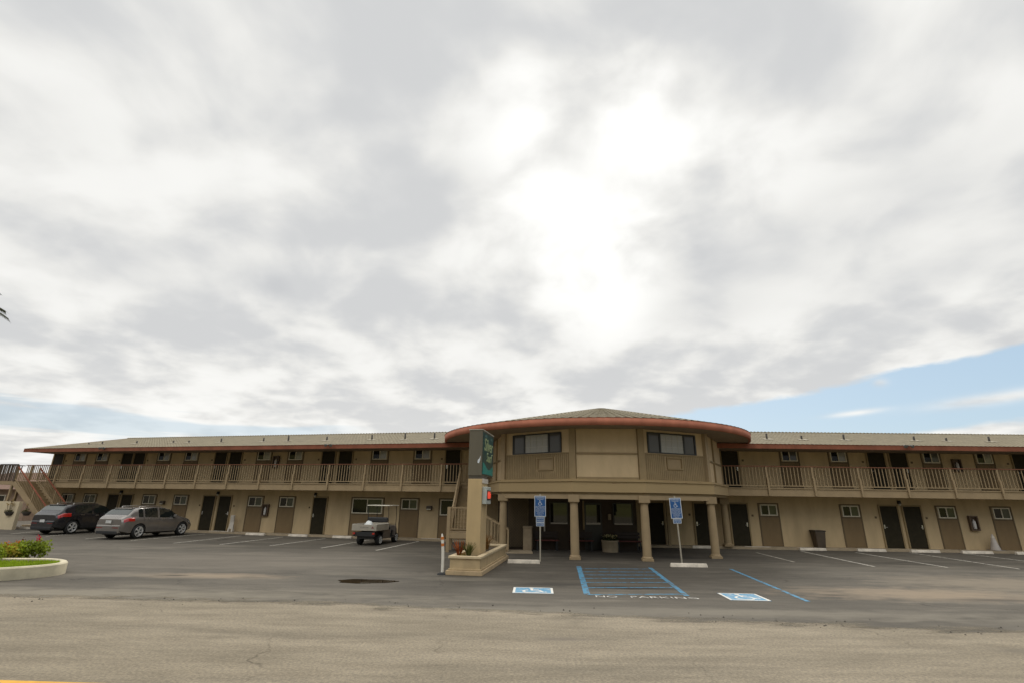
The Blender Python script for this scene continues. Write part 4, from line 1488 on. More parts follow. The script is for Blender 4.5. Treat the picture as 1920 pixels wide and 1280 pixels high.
AL_R = leafmat('leaf_rust', (0.30, 0.085, 0.025), 0.4)
AL_G = leafmat('leaf_olive', (0.10, 0.105, 0.025), 0.4)
AL_Y = leafmat('leaf_yellow', (0.24, 0.20, 0.03), 0.3)
AL_O = leafmat('leaf_ochre', (0.22, 0.11, 0.03), 0.4)
spiky(0.27, 0.50, 42, 0.52, 0.045, AL_R, 'rust red spiky plant at the left front corner of the sign planter', 'spiky_plant', 0.45, 2)
spiky(0.60, 0.42, 60, 0.48, 0.035, AL_G, 'olive green spiky plant in front of the sign pillar', 'spiky_plant', 0.55, 3)
spiky(0.42, 0.30, 26, 0.16, 0.04, AL_Y, 'low yellow succulent at the front rim of the sign planter', 'succulent', 0.9, 4)
spiky(0.62, 2.3, 60, 0.62, 0.035, AL_O, 'ochre grassy plant behind the sign pillar', 'spiky_plant', 0.6, 5)
spiky(0.60, 3.2, 50, 0.5, 0.035, AL_O, 'ochre grassy plant at the far end of the sign planter', 'spiky_plant', 0.6, 6)

# ---------------------------------------------------------------- raised kerbed island at the left
isl = thing('kerbed_island', T(-14.2, 15.0, 0), 'low rounded concrete island with lawn and flowers at the left edge', 'planter')
IM = WM[isl.name]
out = []
# outline: near edge runs off to the left, nose turned to the right
ctr = Vector((-14.05, 15.2))
near = [(-24.0, 11.2), (-20.0, 11.75), (-16.5, 12.6), (-14.6, 13.35), (-13.5, 13.95), (-12.95, 14.45), (-12.68, 15.0), (-12.75, 15.55), (-13.15, 16.0), (-13.7, 16.3), (-14.3, 16.35), (-16, 16.1), (-20, 15.2), (-24, 14.4)]
def smooth_poly(p, n=6):
    o = []
    for i in range(1, len(p) - 2):
        for k in range(n):
            t = k / n
            a, b_, c, d_ = [Vector(q) for q in p[i - 1:i + 3]]
            o.append(0.5 * ((2 * b_) + (c - a) * t + (2 * a - 5 * b_ + 4 * c - d_) * t * t + (3 * b_ - a - 3 * c + d_) * t ** 3))
    return o
ol = smooth_poly(near)
def inset(pl, d):
    r_ = []
    for i, p in enumerate(pl):
        a = pl[max(0, i - 1)]; b_ = pl[min(len(pl) - 1, i + 1)]
        e = (b_ - a).normalized()
        r_.append(p + Vector((-e.y, e.x)) * d)
    return r_
kw = 0.18
il = inset(ol, kw)
mb = MB()
prf = [(0.0, 0.0), (0.0, 0.28), (0.03, 0.315), (0.15, 0.315), (kw, 0.30), (kw, 0.10)]
lines_ = [inset(ol, q[0]) for q in prf]
vs, fs = [], []
for i in range(len(ol)):
    for j, q in enumerate(prf):
        p = lines_[j][i]
        vs.append((p.x, p.y, q[1]))
n = len(prf)
for i in range(len(ol) - 1):
    for j in range(n - 1):
        fs.append((i * n + j, (i + 1) * n + j, (i + 1) * n + j + 1, i * n + j + 1))
mb.add(vs, fs)
kerb_o = mb.build('kerb', mat('island_concrete', (0.52, 0.465, 0.335), 0.9, 0.2, 2.5, 0.3, 50), isl)
MB().add([(p.x, p.y, 0.27) for p in il], [tuple(range(len(il)))]).build('soil', MATS['soil'], isl)
# grass
GR = leafmat('grass_blade', (0.26, 0.36, 0.016), 0.3, 3)
rn = random.Random(11)
gmb = MB()
ilp = [Vector((p.x, p.y)) for p in il]
def inside(x, y):
    c = False
    for i in range(len(ilp)):
        a, b_ = ilp[i], ilp[i - 1]
        if (a.y > y) != (b_.y > y) and x < (b_.x - a.x) * (y - a.y) / (b_.y - a.y) + a.x: c = not c
    return c
cnt = 0
while cnt < 16000:
    x, y = rn.uniform(-19, -12.7), rn.uniform(12.0, 16.1)
    if not inside(x, y): continue
    if y > 15.75 + (x + 14) * 0.15 + rn.uniform(-.2, .2): continue
    cnt += 1
    a = rn.uniform(0, PI); h = rn.uniform(0.04, 0.09); w = 0.014
    dx, dy = math.cos(a) * w, math.sin(a) * w
    lx, ly = rn.uniform(-.03, .03), rn.uniform(-.03, .03)
    gmb.add([(x - dx, y - dy, 0.27), (x + dx, y + dy, 0.27), (x + lx, y + ly, 0.27 + h)], [(0, 1, 2)])
gr_ = gmb.build('grass', GR)
tag(gr_, 'bright green lawn filling the front of the kerbed island', 'grass', kind='stuff')


def bush(x, y, rx, rz, cols, lb, flowers=None, seed=1, cat='bush'):
    r = thing('flowering_bush', T(x, y, 0.25), lb, cat, None)
    rn = random.Random(seed)
    M = WM[r.name]
    m1 = MB()
    for k in range(9):
        a = rn.uniform(0, 6.28); q = rn.uniform(0, 0.65)
        leafy(m1, (math.cos(a) * rx * q, math.sin(a) * rx * q, rz * rn.uniform(0.15, 0.72)), rx * 0.5, rx * 0.5, rz * 0.42, 95, 0.085, rn)
    m1.build('foliage', leafmat(cols[0], cols[1], 0.6, 5), r, M)
    sb = MB()
    for k in range(7):
        a = rn.uniform(0, 6.28)
        sb.tube([(0, 0, 0), (math.cos(a) * rx * 0.3, math.sin(a) * rx * 0.3, rz * 0.5)], 0.012, 5)
    sb.build('stems', mat('bush_stem', (0.07, 0.045, 0.025), 0.9), r, M)
    if flowers:
        fb = MB()
        for (fx, fy, fz, n_) in flowers[2]:
            leafy(fb, (fx, fy, fz), 0.06, 0.06, 0.07, n_, 0.06, rn)
            sb2 = None
        fb.build('blossoms', leafmat(flowers[0], flowers[1], 0.2), r, M)


for (px, py, rx, rz, nm, cl, lb, fl_, sd) in (
    (64, 1047, 0.42, 0.50, 'bush_leaf_a', (0.20, 0.25, 0.025), 'green geranium bush with red flowers nearest the island nose', ('flower_red', (0.50, 0.012, 0.045), [(-0.06, 0, 0.60, 12), (0.0, -0.02, 0.53, 14)]), 5),
    (38, 1048, 0.40, 0.46, 'bush_leaf_b', (0.25, 0.32, 0.026), 'bright green leafy bush between the red flowered and the orange tinged bush', ('flower_dark', (0.12, 0.02, 0.03), [(-0.08, 0, 0.55, 6)]), 6),
    (10, 1050, 0.46, 0.45, 'bush_leaf_c', (0.36, 0.30, 0.035), 'yellow green bush with orange flowers at the left photo edge', ('flower_orange', (0.55, 0.13, 0.02), [(0.2, 0, 0.50, 10), (0.1, -.1, 0.4, 8), (-0.1, 0, .46, 6), (0, -0.35, 0.1, 6)]), 7),
    (-28, 1054, 0.5, 0.5, 'bush_leaf_b', (0.25, 0.32, 0.026), 'green bush on the island just left of the orange tinged bush', None, 8)):
    p = gz(px, py, 0.2)
    bush(p.x, p.y, rx, rz, (nm, cl), lb, fl_, sd)

# ---------------------------------------------------------------- garden wall with two wall baskets
wa = Vector(LW.pt(-37.85, 3.2)); wbv = wa + Vector((-12, 3.1))
GF = seg_frame(wbv, wa)
wl = (wa - wbv).length
gw = MB().box(0, wl, 0, 0.2, 0, 1.66).build('garden_wall', mat('cream_stucco', (0.60, 0.50, 0.335), 0.9, 0.08, 1.5, 0.3, 50), None, GF.M)
tag(gw, 'plain cream garden wall at the far left by the outside stair', 'wall')
IRON = mat('iron_basket', (0.05, 0.04, 0.03), 0.7, 0.2)
for (px, py, lb, big) in ((18.5, 961, 'dark wall basket with tall dry flowers, left one on the cream wall', True), (51, 961, 'dark wall basket with one pale bloom, right one on the cream wall', False)):
    s, z = GF.sz(px, py)
    r = thing('wall_basket', GF.at(s, 0, z), lb, 'wall planter', 'wall baskets on the garden wall')
    M = WM[r.name]
    b_ = MB()
    n = 10
    vs = []
    for j, (rr_, zz) in enumerate(((0.34, 0.10), (0.32, 0.0), (0.2, -0.14))):
        vs += [(-rr_ * math.cos(PI * k / n), -0.6 * rr_ * math.sin(PI * k / n) - 0.005, zz) for k in range(n + 1)]
    fs = [(j * (n + 1) + k, j * (n + 1) + k + 1, (j + 1) * (n + 1) + k + 1, (j + 1) * (n + 1) + k) for j in range(2) for k in range(n)]
    fs.append(tuple(range(2 * (n + 1), 3 * (n + 1))))
    b_.add(vs, fs)
    b_.build('basket', IRON, r, M)
    rn = random.Random(int(px))
    f_ = MB()
    leafy(f_, (0, -0.12, 0.12), 0.3, 0.12, 0.09, 60, 0.1, rn)
    f_.build('foliage', leafmat('basket_leaf', (0.09, 0.09, 0.03)), r, M)
    st_ = MB()
    tips = [(-0.2, 0.5), (0.05, 0.75), (0.26, 0.5), (0.16, 0.6)] if big else [(0.05, 0.52)]
    for (tx_, tz) in tips: st_.tube([(tx_ * 0.4, -0.1, 0.1), (tx_ * 0.8, -0.12, tz * 0.6), (tx_, -0.12, tz)], 0.012, 5)
    st_.build('stems', MATS['bush_stem'], r, M)
    bl_ = MB()
    for (tx_, tz) in tips: leafy(bl_, (tx_, -0.12, tz), 0.07, 0.06, 0.08, 16, 0.07, rn)
    bl_.build('blossoms', leafmat('basket_bloom', (0.32, 0.22, 0.06) if big else (0.5, 0.38, 0.16), 0.3), r, M)

# neighbouring house beyond the wall
hx, hy = -44.5, 44.0
hs = thing('neighbouring_house', T(hx, hy, 0) @ RZ(rad(-10)), 'low house with a brown hipped roof beyond the cream garden wall', 'building')
M = WM[hs.name]
MB().box(-7, 4.5, 0, 8, 0, 2.5).build('wall', mat('house_wall', (0.30, 0.21, 0.15), 0.9), hs, M)
rf = MB()
rf.add([(-7.6, -0.7, 2.45), (5.1, -0.7, 2.45), (5.1, 8.7, 2.45), (-7.6, 8.7, 2.45), (-3.5, 4, 4.0), (1.0, 4, 4.0)], [(0, 1, 5, 4), (1, 2, 5), (2, 3, 4, 5), (3, 0, 4), (3, 2, 1, 0)])
rf.build('roof', mat('brown_shingle', (0.17, 0.10, 0.07), 0.9, 0.2, 4, 0.4, 20), hs, M)
for x in (-4, 1.5):
    w_ = MB().box(x - 0.7, x + 0.7, -0.05, 0, 1.0, 2.0).build('window', WHITEFRAME, hs, M)
    MB().box(x - 0.62, x + 0.62, -0.06, -0.051, 1.08, 1.92).build('pane', GL_DARK, w_, M)

# ---------------------------------------------------------------- palm just outside the left edge
palm_c = Vector((-26.6, 22.0, 10.9))
pm_ = thing('palm_tree', T(palm_c.x - 0.6, palm_c.y, 0), 'tall palm at the left edge, only its frond tips in view', 'palm tree')
M = Matrix()
MB().tube([(palm_c.x - 0.6, palm_c.y, 0), (palm_c.x - 0.5, palm_c.y, 3), (palm_c.x - 0.2, palm_c.y, 6.5), (palm_c.x, palm_c.y, palm_c.z - 0.05)], [0.24, 0.19, 0.16, 0.17], 12).build('trunk', mat('palm_bark', (0.14, 0.11, 0.08), 0.95, 0.3, 10, 0.6, 30), pm_, M)
PF = leafmat('palm_leaf', (0.045, 0.05, 0.025), 0.5, 6)
rn = random.Random(5)
dirs = [(k * 2 * PI / 26 + rn.uniform(-.1, .1), rn.uniform(-0.5, 1.0)) for k in range(26)] + [(0.03, 0.24), (-0.12, 0.05), (0.05, -0.22)]
for (az, el) in dirs:
    if abs(math.cos(az)) > 0.93 and math.cos(az) > 0 and (az, el) not in dirs[-3:]:
        el += 0.45
    fr = MB()
    L_ = 2.02 if (az, el) in dirs[-3:] else 1.95
    d = Vector((math.cos(az) * math.cos(el), math.sin(az) * math.cos(el), math.sin(el)))
    pts = []
    for i in range(9):
        t = i / 8
        pts.append(palm_c + d * L_ * t + Vector((0, 0, -0.9 * t * t * (0.6 + 0.4 * math.cos(el)))))
    fr.tube(pts, [0.03 * (1 - i / 9) + 0.005 for i in range(9)], 5)
    for i in range(2, 9):
        for sb in range(4):
            c = pts[i - 1].lerp(pts[i], sb / 4)
            td = (pts[i] - pts[i - 1]).normalized()
            sd = td.cross(Vector((0, 0, 1))).normalized()
            ll = 0.52 * (1 - 0.4 * i / 9)
            for sg in (-1, 1):
                tip = c + (sd * sg * 0.75 + td * 0.6 + Vector((0, 0, -0.35))) * ll
                fr.add([c - td * 0.045, c + td * 0.05, tip], [(0, 1, 2)])
    fr.build('frond', PF, pm_, M)

# grassy hill across the road, behind the camera (mirrored in the lobby glass)
hl = MB()
vs, fs = [], []
nh, mh = 60, 8
for i in range(nh + 1):
    a = rad(95 + 170 * i / nh)
    top = 9 + 3 * math.sin(i * 0.35) + 1.6 * math.sin(i * 0.9 + 1)
    for j in range(mh + 1):
        t = j / mh
        r_ = 34 + 60 * t
        vs.append((math.sin(a) * r_, math.cos(a) * r_, -0.05 + top * (3 * t * t - 2 * t ** 3)))
for i in range(nh):
    for j in range(mh):
        fs.append((i * (mh + 1) + j, (i + 1) * (mh + 1) + j, (i + 1) * (mh + 1) + j + 1, i * (mh + 1) + j + 1))
hl.add(vs, fs, smooth=True)
tag(hl.build('hill', mat('hill_grass', (0.17, 0.16, 0.035), 0.95, 0.3, 0.12)), 'grassy yellow green hill across the road from the motel', 'hill', kind='structure')

# ================================================================== VEHICLES
def interp(tab, x):
    if x <= tab[0][0]: return tab[0][1]
    for (a, va), (b_, vb) in zip(tab[:-1], tab[1:]):
        if x <= b_:
            t = (x - a) / (b_ - a)
            t = t * t * (3 - 2 * t) * 0.5 + t * 0.5
            return va + (vb - va) * t
    return tab[-1][1]


TYRE_ME = {}


def wheel(parent, M, R, wd, rimm, spokes):
    """M: wheel centre, axle along y, outer side at -y"""
    prof = [(R * 0.66, -wd / 2), (R * 0.93, -wd / 2), (R, -wd / 2 + 0.035), (R, wd / 2 - 0.035), (R * 0.93, wd / 2), (R * 0.66, wd / 2)]
    X = Matrix.Rotation(PI / 2, 4, 'X')
    wh = MB().lathe([(R * 0.2, -wd / 2 + 0.05), (R * 0.2, wd / 2 - 0.02)], 12, X).build('wheel', BLKPL, parent, M)
    MB().lathe(prof, 28, X, True, False).build('tyre', BLACK, wh, M)
    rm = MB()
    rm.lathe([(R * 0.60, wd / 2 - 0.10), (R * 0.66, wd / 2 - 0.01), (R * 0.70, wd / 2 + 0.003), (R * 0.66, wd / 2 + 0.004), (R * 0.61, wd / 2 - 0.02)], 28, X, True, False)
    for k in range(spokes):
        a = 2 * PI * k / spokes
        for da in (-0.09, 0.09):
            p = Vector((math.cos(a + da) * R * 0.64, -(wd / 2 - 0.012), math.sin(a + da) * R * 0.64))
            q = Vector((math.cos(a) * R * 0.12, -(wd / 2 - 0.03), math.sin(a) * R * 0.12))
            rm.bar(q, p, 0.03, 0.075, (0, 1, 0))
    rm.lathe([(0.0, wd / 2 - 0.005), (R * 0.16, wd / 2 - 0.012), (R * 0.17, wd / 2 - 0.05)], 16, X)
    rm.build('rim', rimm, wh, M)
    MB().lathe([(R * 0.6, wd / 2 - 0.09), (0.0, wd / 2 - 0.091)], 24, X).build('brake_disc', BLKPL, wh, M)


def car(name, M, label, spec):
    r = thing(name, M, label, 'car', 'parked cars')
    L_, W, Hh, wb = spec['L'], spec['W'], spec['H'], spec['wb']
    R = spec['R']
    paint = spec['paint']
    xr, xf = spec['xr'], spec['xr'] + wb
    top, belt, zb, wid = spec['top'], spec['belt'], spec['bot'], spec['wid']
    x0, x1 = -L_ / 2, L_ / 2
    xs = set(x0 + L_ * i / 70 for i in range(71))
    for xc in (xr, xf):
        for k in range(-10, 11): xs.add(xc + (R + 0.055) * math.sin(k / 10 * PI / 2))
    xs = sorted(x for x in xs if x0 <= x <= x1)
    rows = None
    grid = []
    for x in xs:
        zt = interp(top, x); zbl = min(interp(belt, x), zt - 0.03)
        z0 = interp(zb, x); w = interp(wid, x) * W / 2
        arch = 0
        for xc in (xr, xf):
            if abs(x - xc) < R + 0.055: arch = max(arch, R + math.sqrt(max(0, (R + 0.055) ** 2 - (x - xc) ** 2)))
        gh = zt - zbl
        wr = w - 0.05 - 0.36 * max(0, gh - 0.06)
        zm = z0 + 0.52 * (zbl - z0)
        sec = [(0, z0), (w * 0.8, z0), (w - 0.035, z0 + 0.05), (w - 0.012, z0 + 0.16), (w, zm), (w + 0.004, zm + 0.55 * (zbl - zm)), (w - 0.022, zbl - 0.03), (w - 0.05, zbl)]
        for t in (0.33, 0.66, 1.0):
            sec.append((w - 0.055 - (w - 0.055 - wr) * t * (0.8 + 0.2 * t), zbl + (gh - 0.07 if gh > 0.14 else gh * 0.5) * t))
        zc = sec[-1][1]
        sec += [(wr - 0.05, zc + (zt - zc) * 0.62), (wr - 0.16, zc + (zt - zc) * 0.86), (wr * 0.45, zt - 0.004), (0, zt)]
        if arch: sec = [(y, max(z, arch)) if k < 6 else (y, max(z, arch + 0.01)) for k, (y, z) in enumerate(sec)]
        grid.append(sec)
    n = len(grid[0])
    NX = len(xs)

    def P(i, j, sg, off=0.0):
        y, z = grid[i][j]
        p = Vector((xs[i], sg * y, z))
        if off:
            i0, i1 = max(0, i - 1), min(NX - 1, i + 1)
            j0, j1 = max(0, j - 1), min(n - 1, j + 1)
            a = Vector((xs[i1] - xs[i0], sg * (grid[i1][j][0] - grid[i0][j][0]), grid[i1][j][1] - grid[i0][j][1]))
            b_ = Vector((0, sg * (grid[i][j1][0] - grid[i][j0][0]), grid[i][j1][1] - grid[i][j0][1]))
            nn = a.cross(b_)
            if nn.length > 1e-9:
                nn.normalize()
                ref = Vector((0, sg * y, z - 0.7)) if y > 0.05 else Vector((0, 0, 1))
                if nn.dot(ref) < 0: nn = -nn
                p = p + nn * off
        return p
    body = MB()
    vs, fs = [], []
    for sg in (1, -1):
        b0 = len(vs)
        for i in range(NX):
            for j in range(n): vs.append(P(i, j, sg))
        for i in range(NX - 1):
            for j in range(n - 1):
                q = (b0 + i * n + j, b0 + (i + 1) * n + j, b0 + (i + 1) * n + j + 1, b0 + i * n + j + 1)
                fs.append(q if sg > 0 else q[::-1])
        for i, rev in ((0, False), (NX - 1, True)):
            f = tuple(b0 + i * n + j for j in range(n))
            fs.append(f if rev == (sg > 0) else f[::-1])
    body.add(vs, fs, smooth=True)
    bo = body.build('body', paint, r, M)
    md = bo.modifiers.new('weld', 'WELD'); md.merge_threshold = 0.002
    es = bo.modifiers.new('edge_split', 'EDGE_SPLIT'); es.split_angle = rad(38)
    MB().box(x0 + 0.3, x1 - 0.3, -W / 2 + 0.28, W / 2 - 0.28, 0.2, 0.75).build('underbody', BLKPL, r, M)

    def patch(nm, m, xa, xb, ja, jb, sgs, off=0.006, cond=None, par=None):
        mb = MB()
        ii = [i for i in range(NX) if xa <= xs[i] <= xb]
        for sg in sgs:
            for i in ii[:-1]:
                for j in range(ja, jb):
                    if cond and not cond(i, j): continue
                    q = [P(i, j, sg, off), P(i + 1, j, sg, off), P(i + 1, j + 1, sg, off), P(i, j + 1, sg, off)]
                    mb.add(q, [(0, 1, 2, 3) if sg > 0 else (3, 2, 1, 0)], smooth=True)
        if mb.f:
            return mb.build(nm, m, par or bo, M)
    GLS = glassmat('car_glass', (0.012, 0.016, 0.015), 0.04, 0, spec=1.0)
    GLB = glassmat('car_glass_back', (0.055, 0.066, 0.062), 0.05, 0, spec=1.0)
    for sg in (1, -1):
        for (xa, xb) in spec['side_glass']:
            patch('side_window', GLS, xa, xb, 7, 10, (sg,), 0.006)
    patch('rear_window', GLB if spec.get('pale_back') else GLS, spec['rear_glass'][0], spec['rear_glass'][1], 11, n - 1, (1, -1), 0.006)
    patch('windscreen', GLS, spec['front_glass'][0], spec['front_glass'][1], 11, n - 1, (1, -1), 0.006)
    RED = mat('tail_light_red', (0.42, 0.018, 0.012), 0.15, 0.15, 12, spec=0.8, coat=0.5)
    AMB = mat('head_light', (0.55, 0.55, 0.52), 0.1, 0.1, 12)
    for sg in (1, -1):
        patch('tail_light', RED, spec['tail'][0], spec['tail'][1], spec['tail'][2], spec['tail'][3], (sg,), 0.012)
        patch('headlight', AMB, x1 - 0.42, x1 - 0.1, 6, 8, (sg,), 0.01)
    patch('lower_cladding', spec['clad'], x0, x1, 1, spec['cladrow'], (1, -1), 0.006)
    # rear end details
    rw = interp(wid, x0) * W / 2
    bz = spec['bump_z']
    bx = MB()
    bx.box(x0 - 0.06, x0 + 0.12, -rw + 0.02, rw - 0.02, 0.30, bz)
    bm_ = bx.build('rear_bumper', spec['bumper'], bo, M, 0.05)
    MB().box(x0 - 0.072, x0 + 0.1, -rw + 0.1, rw - 0.1, 0.27, 0.42).build('diffuser', BLKPL, bm_, M, 0.02)
    MB().box(spec['rear_glass'][1] - 0.06, spec['rear_glass'][1] + 0.2, -0.52, 0.52, interp(top, spec['rear_glass'][1]) + 0.0, interp(top, spec['rear_glass'][1]) + 0.05).build('spoiler', paint, bo, M, 0.015)
    for sg in (1, -1):
        MB().box(x0 - 0.068, x0 - 0.055, sg * (rw - 0.42), sg * (rw - 0.06), bz - 0.15, bz - 0.115).build('rear_reflector', mat('reflector_red', (0.20, 0.012, 0.012), 0.3, 0.1), bm_, M)
    MB().box(x0 - 0.075, x0 - 0.061, -0.16, 0.16, spec['plate_z'], spec['plate_z'] + 0.14).build('number_plate', mat('plate_white', (0.62, 0.62, 0.6), 0.5), bo, M)
    MB().box(x0 + 0.02, x0 + 0.055, -0.42, 0.42, spec['plate_z'] + 0.2, spec['plate_z'] + 0.235).build('tailgate_trim', STEEL, bo, M)
    fb = MB().box(x1 - 0.12, x1 + 0.02, -rw + 0.1, rw - 0.1, 0.28, 0.56).build('front_bumper', spec['bumper'], bo, M, 0.05)
    # door seams, handles, mirrors, rails
    se = MB()
    for xd in spec['seams']:
        ii = min(range(NX), key=lambda q: abs(xs[q] - xd))
        for sg in (1, -1):
            for j in range(3, 7):
                a, b_ = P(ii, j, sg, 0.003), P(ii, j + 1, sg, 0.003)
                se.add([a - Vector((0.005, 0, 0)), a + Vector((0.005, 0, 0)), b_ + Vector((0.005, 0, 0)), b_ - Vector((0.005, 0, 0))], [(0, 1, 2, 3), (3, 2, 1, 0)])
    se.build('door_seams', BLKPL, bo, M)
    for sg in (1, -1):
        for xd in spec['handles']:
            ii = min(range(NX), key=lambda q: abs(xs[q] - xd))
            c = P(ii, 6, sg)
            MB().box(c.x - 0.1, c.x + 0.1, c.y - 0.018, c.y + 0.018, c.z - 0.075, c.z - 0.045).build('door_handle', STEEL, bo, M, 0.006)
        xm = spec['mirror']
        ii = min(range(NX), key=lambda q: abs(xs[q] - xm))
        c = P(ii, 7, sg)
        mi = MB().box(c.x - 0.07, c.x + 0.06, c.y + sg * 0.02, c.y + sg * 0.20, c.z + 0.02, c.z + 0.16).build('mirror', paint, bo, M, 0.03)
    for sg in (1, -1):
        ii = [i for i in range(NX) if spec['rails'][0] <= xs[i] <= spec['rails'][1]]
        pts = [P(i, 12, sg) + Vector((0, 0, 0.045 if 0 < k < len(ii) - 1 else 0.0)) for k, i in enumerate(ii)]
        MB().tube(pts, 0.018, 6).build('roof_rail', STEEL if spec['rail_bright'] else BLKPL, bo, M)
    ex = spec['exhaust']
    for y in ex: MB().tube([(x0 - 0.03, y, 0.33), (x0 + 0.3, y, 0.33)], 0.035, 10).build('exhaust', STEEL, bo, M)
    rim = mat('alloy_rim', (0.66, 0.65, 0.63), 0.35, 0.05, metal=0.3)
    for xc in (xr, xf):
        wheel(r, M @ T(xc, -W / 2 + 0.115, R), R, 0.22, rim, spec['spokes'])
        wheel(r, M @ T(xc, W / 2 - 0.115, R) @ RZ(PI), R, 0.22, rim, spec['spokes'])
    return r


GREY = mat('paint_grey', (0.235, 0.215, 0.198), 0.25, 0.04, 3, metal=0.5, coat=0.9)
NAVY = mat('paint_black', (0.022, 0.021, 0.024), 0.22, 0.04, 3, metal=0.2, coat=0.8)
HEAD = rad(90 - 10.5)
# grey crossover
gL = 4.62
sp = dict(L=gL, W=1.80, H=1.57, wb=2.80, R=0.355, xr=-1.36, paint=GREY, clad=mat('paint_grey_low', (0.09, 0.08, 0.07), 0.4, 0.05), cladrow=2, bumper=GREY,
          top=[(-2.31, 0.98), (-2.25, 1.07), (-2.12, 1.15), (-1.70, 1.45), (-1.35, 1.535), (-0.5, 1.575), (0.1, 1.55), (0.45, 1.47), (1.15, 1.08), (1.4, 1.02), (2.0, 0.92), (2.22, 0.80), (2.31, 0.66)],
          belt=[(-2.31, 0.92), (-2.05, 1.03), (-1.3, 1.06), (0.5, 0.99), (1.2, 0.97), (2.31, 0.62)],
          bot=[(-2.31, 0.36), (-1.9, 0.27), (1.9, 0.23), (2.31, 0.28)],
          wid=[(-2.31, 0.80), (-2.2, 0.90), (-1.9, 0.965), (-1.2, 1.0), (1.2, 1.0), (1.8, 0.95), (2.2, 0.80), (2.31, 0.70)],
          side_glass=[(-1.50, -1.20), (-1.16, -0.32), (-0.26, 0.86)], rear_glass=(-2.08, -1.68), front_glass=(0.5, 1.08), pale_back=True,
          tail=(-2.27, -1.70, 5, 7), bump_z=0.70, plate_z=0.78, seams=[-1.2, -0.29, 0.86], handles=[-0.95, -0.02], mirror=0.72, rails=(-1.35, 0.15), rail_bright=True,
          exhaust=(0.55, -0.55), spokes=5)
ca, sa = math.cos(HEAD), math.sin(HEAD)


def car_mat(px, py, xr, yw):
    p = gz(px, py)
    return T(p.x - (ca * xr - sa * yw), p.y - (sa * xr + ca * yw), 0) @ RZ(HEAD)


car('parked_car', car_mat(254, 1009, -1.36, -0.79), 'grey crossover parked nose in before the left wing', sp)
sp2 = dict(sp)
sp2.update(L=4.44, W=1.85, H=1.64, wb=2.64, R=0.365, xr=-1.30, paint=NAVY, clad=mat('cladding_black', (0.02, 0.02, 0.02), 0.6, 0.1), cladrow=3, bumper=NAVY,
           top=[(-2.22, 1.04), (-2.17, 1.13), (-2.04, 1.23), (-1.74, 1.53), (-1.45, 1.60), (-0.5, 1.645), (0.1, 1.63), (0.42, 1.55), (1.1, 1.15), (1.3, 1.09), (1.9, 1.0), (2.12, 0.88), (2.22, 0.7)],
           belt=[(-2.22, 0.98), (-1.9, 1.12), (-1.2, 1.13), (0.5, 1.06), (1.2, 1.03), (2.22, 0.66)],
           wid=[(-2.22, 0.83), (-2.1, 0.92), (-1.8, 0.975), (-1.2, 1.0), (1.2, 1.0), (1.7, 0.95), (2.1, 0.82), (2.22, 0.72)],
           bot=[(-2.22, 0.38), (-1.8, 0.28), (1.8, 0.24), (2.22, 0.3)],
           side_glass=[(-1.30, -0.30), (-0.24, 0.80)], rear_glass=(-2.0, -1.70), front_glass=(0.48, 1.02), tail=(-2.18, -1.52, 5, 7), bump_z=0.74, plate_z=0.66,
           seams=[-1.1, -0.27, 0.82], handles=[-0.88, 0.02], mirror=0.66, rails=(-1.3, 0.2), rail_bright=True, exhaust=(-0.5,), spokes=5)
car('parked_car', car_mat(129, 1000.5, -1.30, -0.81), 'black compact SUV with red tail lights at the far left of the lot', sp2)

# ---------------------------------------------------------------- utility golf cart
gp = gz(709, 1021)
GH = rad(90 - 11)
gc, gs_ = math.cos(GH), math.sin(GH)
GX, GY = -0.75, -0.48
GMt = T(gp.x - (gc * GX - gs_ * GY), gp.y - (gs_ * GX + gc * GY), 0) @ RZ(GH)
gcart = thing('golf_cart', GMt, 'utility golf cart with a grey cargo bed and thin canopy, parked before the big window', 'golf cart')
M = GMt
CBED = mat('bed_grey', (0.36, 0.325, 0.265), 0.5, 0.12, 3)
CBODY = mat('cart_body_brown', (0.11, 0.09, 0.075), 0.4, 0.1, 3)
bd = MB()
bd.box(-1.42, -0.05, -0.62, 0.62, 0.70, 0.74)
bd.box(-1.45, -1.40, -0.64, 0.64, 0.68, 0.96)
bd.box(-1.399, -0.05, -0.64, -0.60, 0.68, 0.96); bd.box(-1.399, -0.05, 0.60, 0.64, 0.68, 0.96); bd.box(-0.05, -0.01, -0.64, 0.64, 0.70, 1.0)
cb = bd.build('cargo_bed', CBED, gcart, M, 0.01)
rl = MB()
for y in (-0.62, 0.62): rl.box(-1.40, -0.06, y - 0.025, y + 0.025, 0.961, 0.975)
rl.build('bed_rail', mat('rail_pale', (0.6, 0.57, 0.5), 0.4), cb, M)
TM = M @ Matrix(((0, 0, -1, -1.4515), (-1, 0, 0, 0.0), (0, 1, 0, 0), (0, 0, 0, 1)))
text_mb('CLUB CAR', 0.10, 0, 0.001, width=0.42).build('lettering', mat('decal_dark', (0.06, 0.055, 0.05), 0.5), cb, TM @ T(0.02, 0.80, 0))
MB().add([(0.36, 0.79, 0.001), (0.52, 0.79, 0.001), (0.44, 0.89, 0.001)], [(0, 1, 2)]).build('badge_emblem', mat('decal_red', (0.18, 0.05, 0.05), 0.5), cb, TM)
ch = MB()
ch.box(-1.25, 1.25, -0.42, 0.42, 0.30, 0.62)
ch.build('chassis', BLKPL, gcart, M)
sd = MB()
for y in (-0.60, 0.56): sd.box(-0.52, 0.30, y, y + 0.04, 0.28, 0.675)
sd.box(-0.52, 0.3, -0.56, 0.56, 0.58, 0.678)
sd.build('side_panel', CBODY, gcart, M, 0.02)
MB().box(0.301, 1.0, -0.60, 0.60, 0.27, 0.31).build('footboard', BLKPL, gcart, M)
co = MB()
